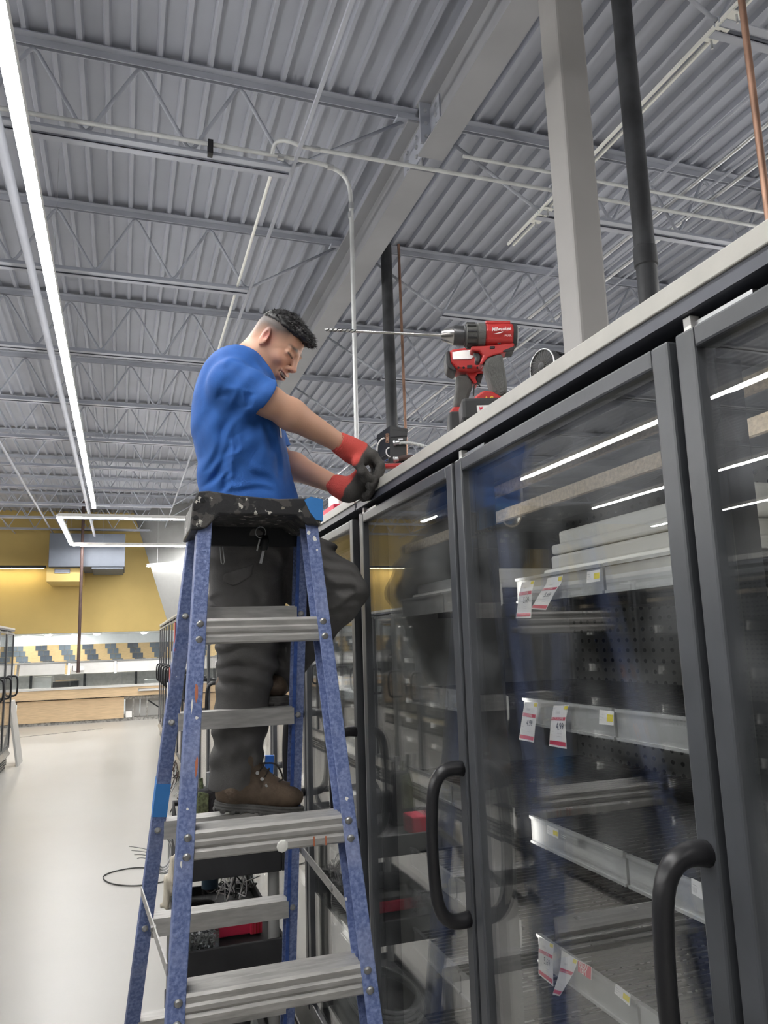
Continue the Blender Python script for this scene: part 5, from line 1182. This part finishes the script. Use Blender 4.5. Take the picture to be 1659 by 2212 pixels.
# on the bottom tray
t = thing('armored_cable', (.37, 3.2, .241), 'coil of silver armoured cable on the bottom tray of the cart', 'cable')
for k in range(4):
    p = [(.385+(.135-.006*k)*math.cos(a), 3.22+(.25-.012*k)*math.sin(a), .25+.013*k+.004*math.sin(3*a+k)) for a in np.linspace(0, 2*PI, 120)[:-1]]
    obj('cable_turn', MB().tube(p, [.0062+.0012*(i % 2) for i in range(len(p))], 8, closed=True), MT['emt'], t)
# hanging at the side of the cart
cc = W(352, 1840, 3.30); t = thing('cable_coil', (cc.x, 3.30, cc.z-.08), 'hank of grey cable hanging at the side of the cart', 'cable')
for k in range(9): obj('cable_turn', MB().tube([(cc.x + (.030+.0025*k)*math.cos(a)+.004*math.sin(k*2), 3.30 - .004*k + .01*math.sin(a), cc.z + (.052+.0022*k)*math.sin(a)) for a in np.linspace(0, 2*PI, 28)[:-1]], .0030, 6, closed=True), MT['cart_post' if k % 3 else 'paper'], t, smooth=True)
obj('hook', MB().tube([(cc.x, 3.28, cc.z+.06), (.20, 3.28, cc.z+.075), (.205, 3.28, .93)], .004, 8), MT['galv'], t)
for k in range(4): a_0 = W(330, 1838+6*k, 3.3); obj('loose_end', MB().tube(smooth_path([a_0, W(305, 1832+7*k, 3.3), W(278+6*k, 1828+9*k, 3.3)], 5), .0016, 6), MT['cart_post'], t, smooth=True)
cl = SDF(); p0, p1, p2 = W(378, 1852, 2.875), W(368, 1900, 2.87), W(357, 1955, 2.87); cl.u(f_cone((.225, 2.89, .956), p0, .010, .010)).u(f_cone(p0, p1, .010, .018), .01).u(f_cone(p1, p2, .018, .014), .01); cl.post = lambda P, d: d + .004*np.sin(P[:, 0]*260 + P[:, 2]*30)
rag = sdf_obj('rag', cl, tuple(p2-Vector((.06,.06,.06))), tuple(p0+Vector((.09,.07,.08))), .004, MT['cloth_cream']); tag(rag, 'cream rag hanging over the front corner of the cart', 'rag')
# cable on the floor
def W0(px, py, z=.005):
    d = CF + CR*((px-829.5)/1660.0) + CD*((py-1106.0)/1660.0); return Vector(CAM_POS) + d*((z-CAM_POS[2])/d.z)
fp = [W0(*p_) for p_ in ((362, 1880), (300, 1874), (248, 1882), (223, 1894), (240, 1908), (290, 1913), (350, 1905), (375, 1890))]
tag(obj('loose_cable', MB().tube(smooth_path(fp, 8), .0045, 8), MT['tool_grey'], None, smooth=True), 'thin brown cable lying in a loop on the open floor', 'cable')
# wires pulled out along the base of the far cooler
t = thing('wire_tangle', (.60, 9.3, 0), 'tangle of wires pulled out along the base of the cooler row', 'wires')
for k in range(34):
    y = 7.2 + 4.2*rg.random(); p = [(.68, y, .05+.25*rg.random())]
    for j in range(5): p.append((min(.67, max(.50, p[-1][0]+rg.uniform(-.06,.03))), p[-1][1]+rg.uniform(-.15,.15), max(.01, min(.32, p[-1][2]+rg.uniform(-.1,.08)))))
    obj('wire', MB().tube(smooth_path(p, 4), .006, 5), MT[('case_black', 'paper', 'galv', 'rust_pipe')[k % 4]], t, smooth=True)
# ------------------------------------------------------------------ shelf price tags
def WX(px, py, X):
    d = CF + CR*((px-829.5)/1660.0) + CD*((py-1106.0)/1660.0); return Vector(CAM_POS) + d*(X/d.x)
TX = .806
def paper_piece(name, rows, label, cat, bands, texts, group=None, mt='paper'):
    """strip of paper; rows: (left px, right px) pairs from top to bottom; bands and prints are placed by (u, v)"""
    L_ = [WX(a[0], a[1], TX) for a, b in rows]; R_ = [WX(b[0], b[1], TX) for a, b in rows]; n = len(rows)
    ln = [0.0]
    for i in range(n-1): ln.append(ln[-1] + ((L_[i+1]-L_[i]).length + (R_[i+1]-R_[i]).length)/2)
    def at_(u, v, off=0.0):
        s = v*ln[-1]; i = max(0, min(n-2, next((k for k in range(n-1) if ln[k+1] >= s), n-2))); f = (s-ln[i])/max(1e-6, ln[i+1]-ln[i])
        p = (L_[i]*(1-f)+L_[i+1]*f)*(1-u) + (R_[i]*(1-f)+R_[i+1]*f)*u; return p + Vector((-off, 0, 0))
    t = thing(name, at_(.5, 1), label, cat, group)
    def strip(u0, u1, v0, v1, off, th=.0004):
        m_ = MB(); vs_ = [v0 + (v1-v0)*k/6 for k in range(7)]; P = [at_(u0, v, off) for v in vs_] + [at_(u1, v, off) for v in vs_]; Q = [p + Vector((th, 0, 0)) for p in P]
        m_.add(P + Q, [(k, 7+k, 8+k, k+1) for k in range(6)] + [(14+k, 15+k, 22+k, 21+k) for k in range(6)]); return m_
    obj('paper_sheet', strip(0, 1, 0, 1, 0), MT[mt], t)
    for nm, u0, u1, v0, v1, mt_ in bands: obj(nm, strip(u0, u1, v0, v1, .0006), MT[mt_], t)
    for s, u, v, size, sq, mt_ in texts:
        if not s: continue
        o_ = at_(u, v, .0011); ax_ = (at_(1, v)-at_(0, v)).normalized(); ay_ = (at_(u, max(0, v-.06))-at_(u, min(1, v+.06))).normalized(); m_ = MB(); text_mb(m_, s, o_, ax_, ay_, size, squeeze=sq); obj('print', m_, MT[mt_], t)
    return t
def price_tag(rows, price, label, w):
    k = w/.05
    return paper_piece('price_tag', rows, label, 'price tag',
        [('red_band', .03, .97, .30, .385, 'tag_red'), ('red_footer', .04, .96, .86, .955, 'tag_red'), ('yellow_patch', .76, .97, .015, .10, 'tag_yellow')],
        [('PRICE CHOPPER', .07, .375, .0088*k, .68, 'print_white'), (price, .42, .60, .021*k, .75, 'ink'), ('|||||||||||', .28, .20, .006*k, .9, 'ink_grey'), ('---------', .5, .70, .006*k, .9, 'ink_grey'), ('------', .12, .66, .006*k, .8, 'ink_grey'), ('--------', .5, .76, .006*k, .9, 'ink_grey'), ('----', .12, .74, .006*k, .8, 'ink_grey'), ('-----', .06, .08, .006*k, .8, 'ink_grey')], 'hanging price tags')
price_tag([((1128,1258),(1155,1254)), ((1121.5,1280),(1149,1276)), ((1114.5,1336),(1147,1335))], '5.69', 'straight hanging tag priced 5.69 on the top shelf rail', .045)
price_tag([((1183,1249),(1215.6,1243)), ((1180,1262),(1213,1258)), ((1169,1277),(1201,1274)), ((1146,1315.6),(1179,1318))], '5.69', 'slanting curled tag priced 5.69 on the top shelf rail', .045)
price_tag([((1133.7,1517),(1162,1517.6)), ((1129,1541),(1158,1546)), ((1121,1597.5),(1153,1604))], '4.99', 'hanging tag priced 4.99 at the end of the second shelf rail', .045)
price_tag([((1196,1524),(1228.5,1524)), ((1190,1557),(1220.7,1558)), ((1186,1611),(1224,1618))], '4.99', 'hanging tag priced 4.99 with orange and red stickers', .05)
price_tag([((1165,2024),(1196,2040)), ((1163,2060),(1194,2076)), ((1163,2104.5),(1195,2130.5))], '5.69', 'straight hanging tag priced 5.69 on the lowest visible shelf rail', .045)
price_tag([((1213,2052.5),(1248,2074)), ((1211,2087),(1241,2098)), ((1205,2112),(1228,2120)), ((1193.5,2148),(1209,2152))], '', 'twisted narrow tag beside the red new item card', .035)
paper_piece('shelf_card', [((1248.6,2074),(1278,2089)), ((1248.6,2098),(1277,2117.5))], 'red and white card reading NEW ITEM on a shelf rail', 'card', [('red_field', .02, .98, .02, .98, 'tag_red')], [('NEW', .14, .47, .016, .75, 'print_white'), ('ITEM', .10, .93, .016, .70, 'print_white')])
for rows, lab_ in (([((1268,1235),(1296,1230)), ((1267,1260),(1296,1255))], 'small white shelf label with a yellow price on the top rail'), ([((1295,1533),(1326,1537)), ((1294,1564),(1325,1567))], 'small white shelf label with a yellow price on the second rail'),
                  ([((1181,1782),(1206,1793)), ((1182,1800),(1206,1812))], 'small white shelf label with a yellow price on the middle rail'), ([((1330,2124),(1362,2149)), ((1327,2145),(1360,2174))], 'small white shelf label with a yellow price on the lowest visible rail')):
    paper_piece('shelf_label', rows, lab_, 'label', [('yellow_patch', .56, .96, .25, .75, 'tag_yellow')], [('-----', .08, .35, .007, .8, 'ink_grey'), ('------', .08, .55, .007, .8, 'ink_grey'), ('----', .08, .75, .007, .8, 'ink_grey')], 'small shelf labels')
for rows, lab_ in (([((1209,1796),(1248,1812)), ((1210,1810),(1248,1827))], 'grey printed slip in the middle shelf rail near the yellow-priced label'), ([((1304,1822),(1345,1838)), ((1303,1834),(1344,1852))], 'grey printed slip alone in the middle shelf rail')):
    paper_piece('shelf_slip', rows, lab_, 'label', [], [('------', .1, .55, .010, 1.0, 'paper'), ('-----', .1, .85, .010, 1.0, 'paper')], mt='cart_post')
paper_piece('shelf_label', [((1493,1896),(1521,1910)), ((1494,1930),(1522,1946))], 'plain white shelf label beside the near door handle', 'label', [], [('----', .15, .4, .008, .9, 'ink_grey'), ('|||||', .15, .7, .008, .9, 'ink_grey')])
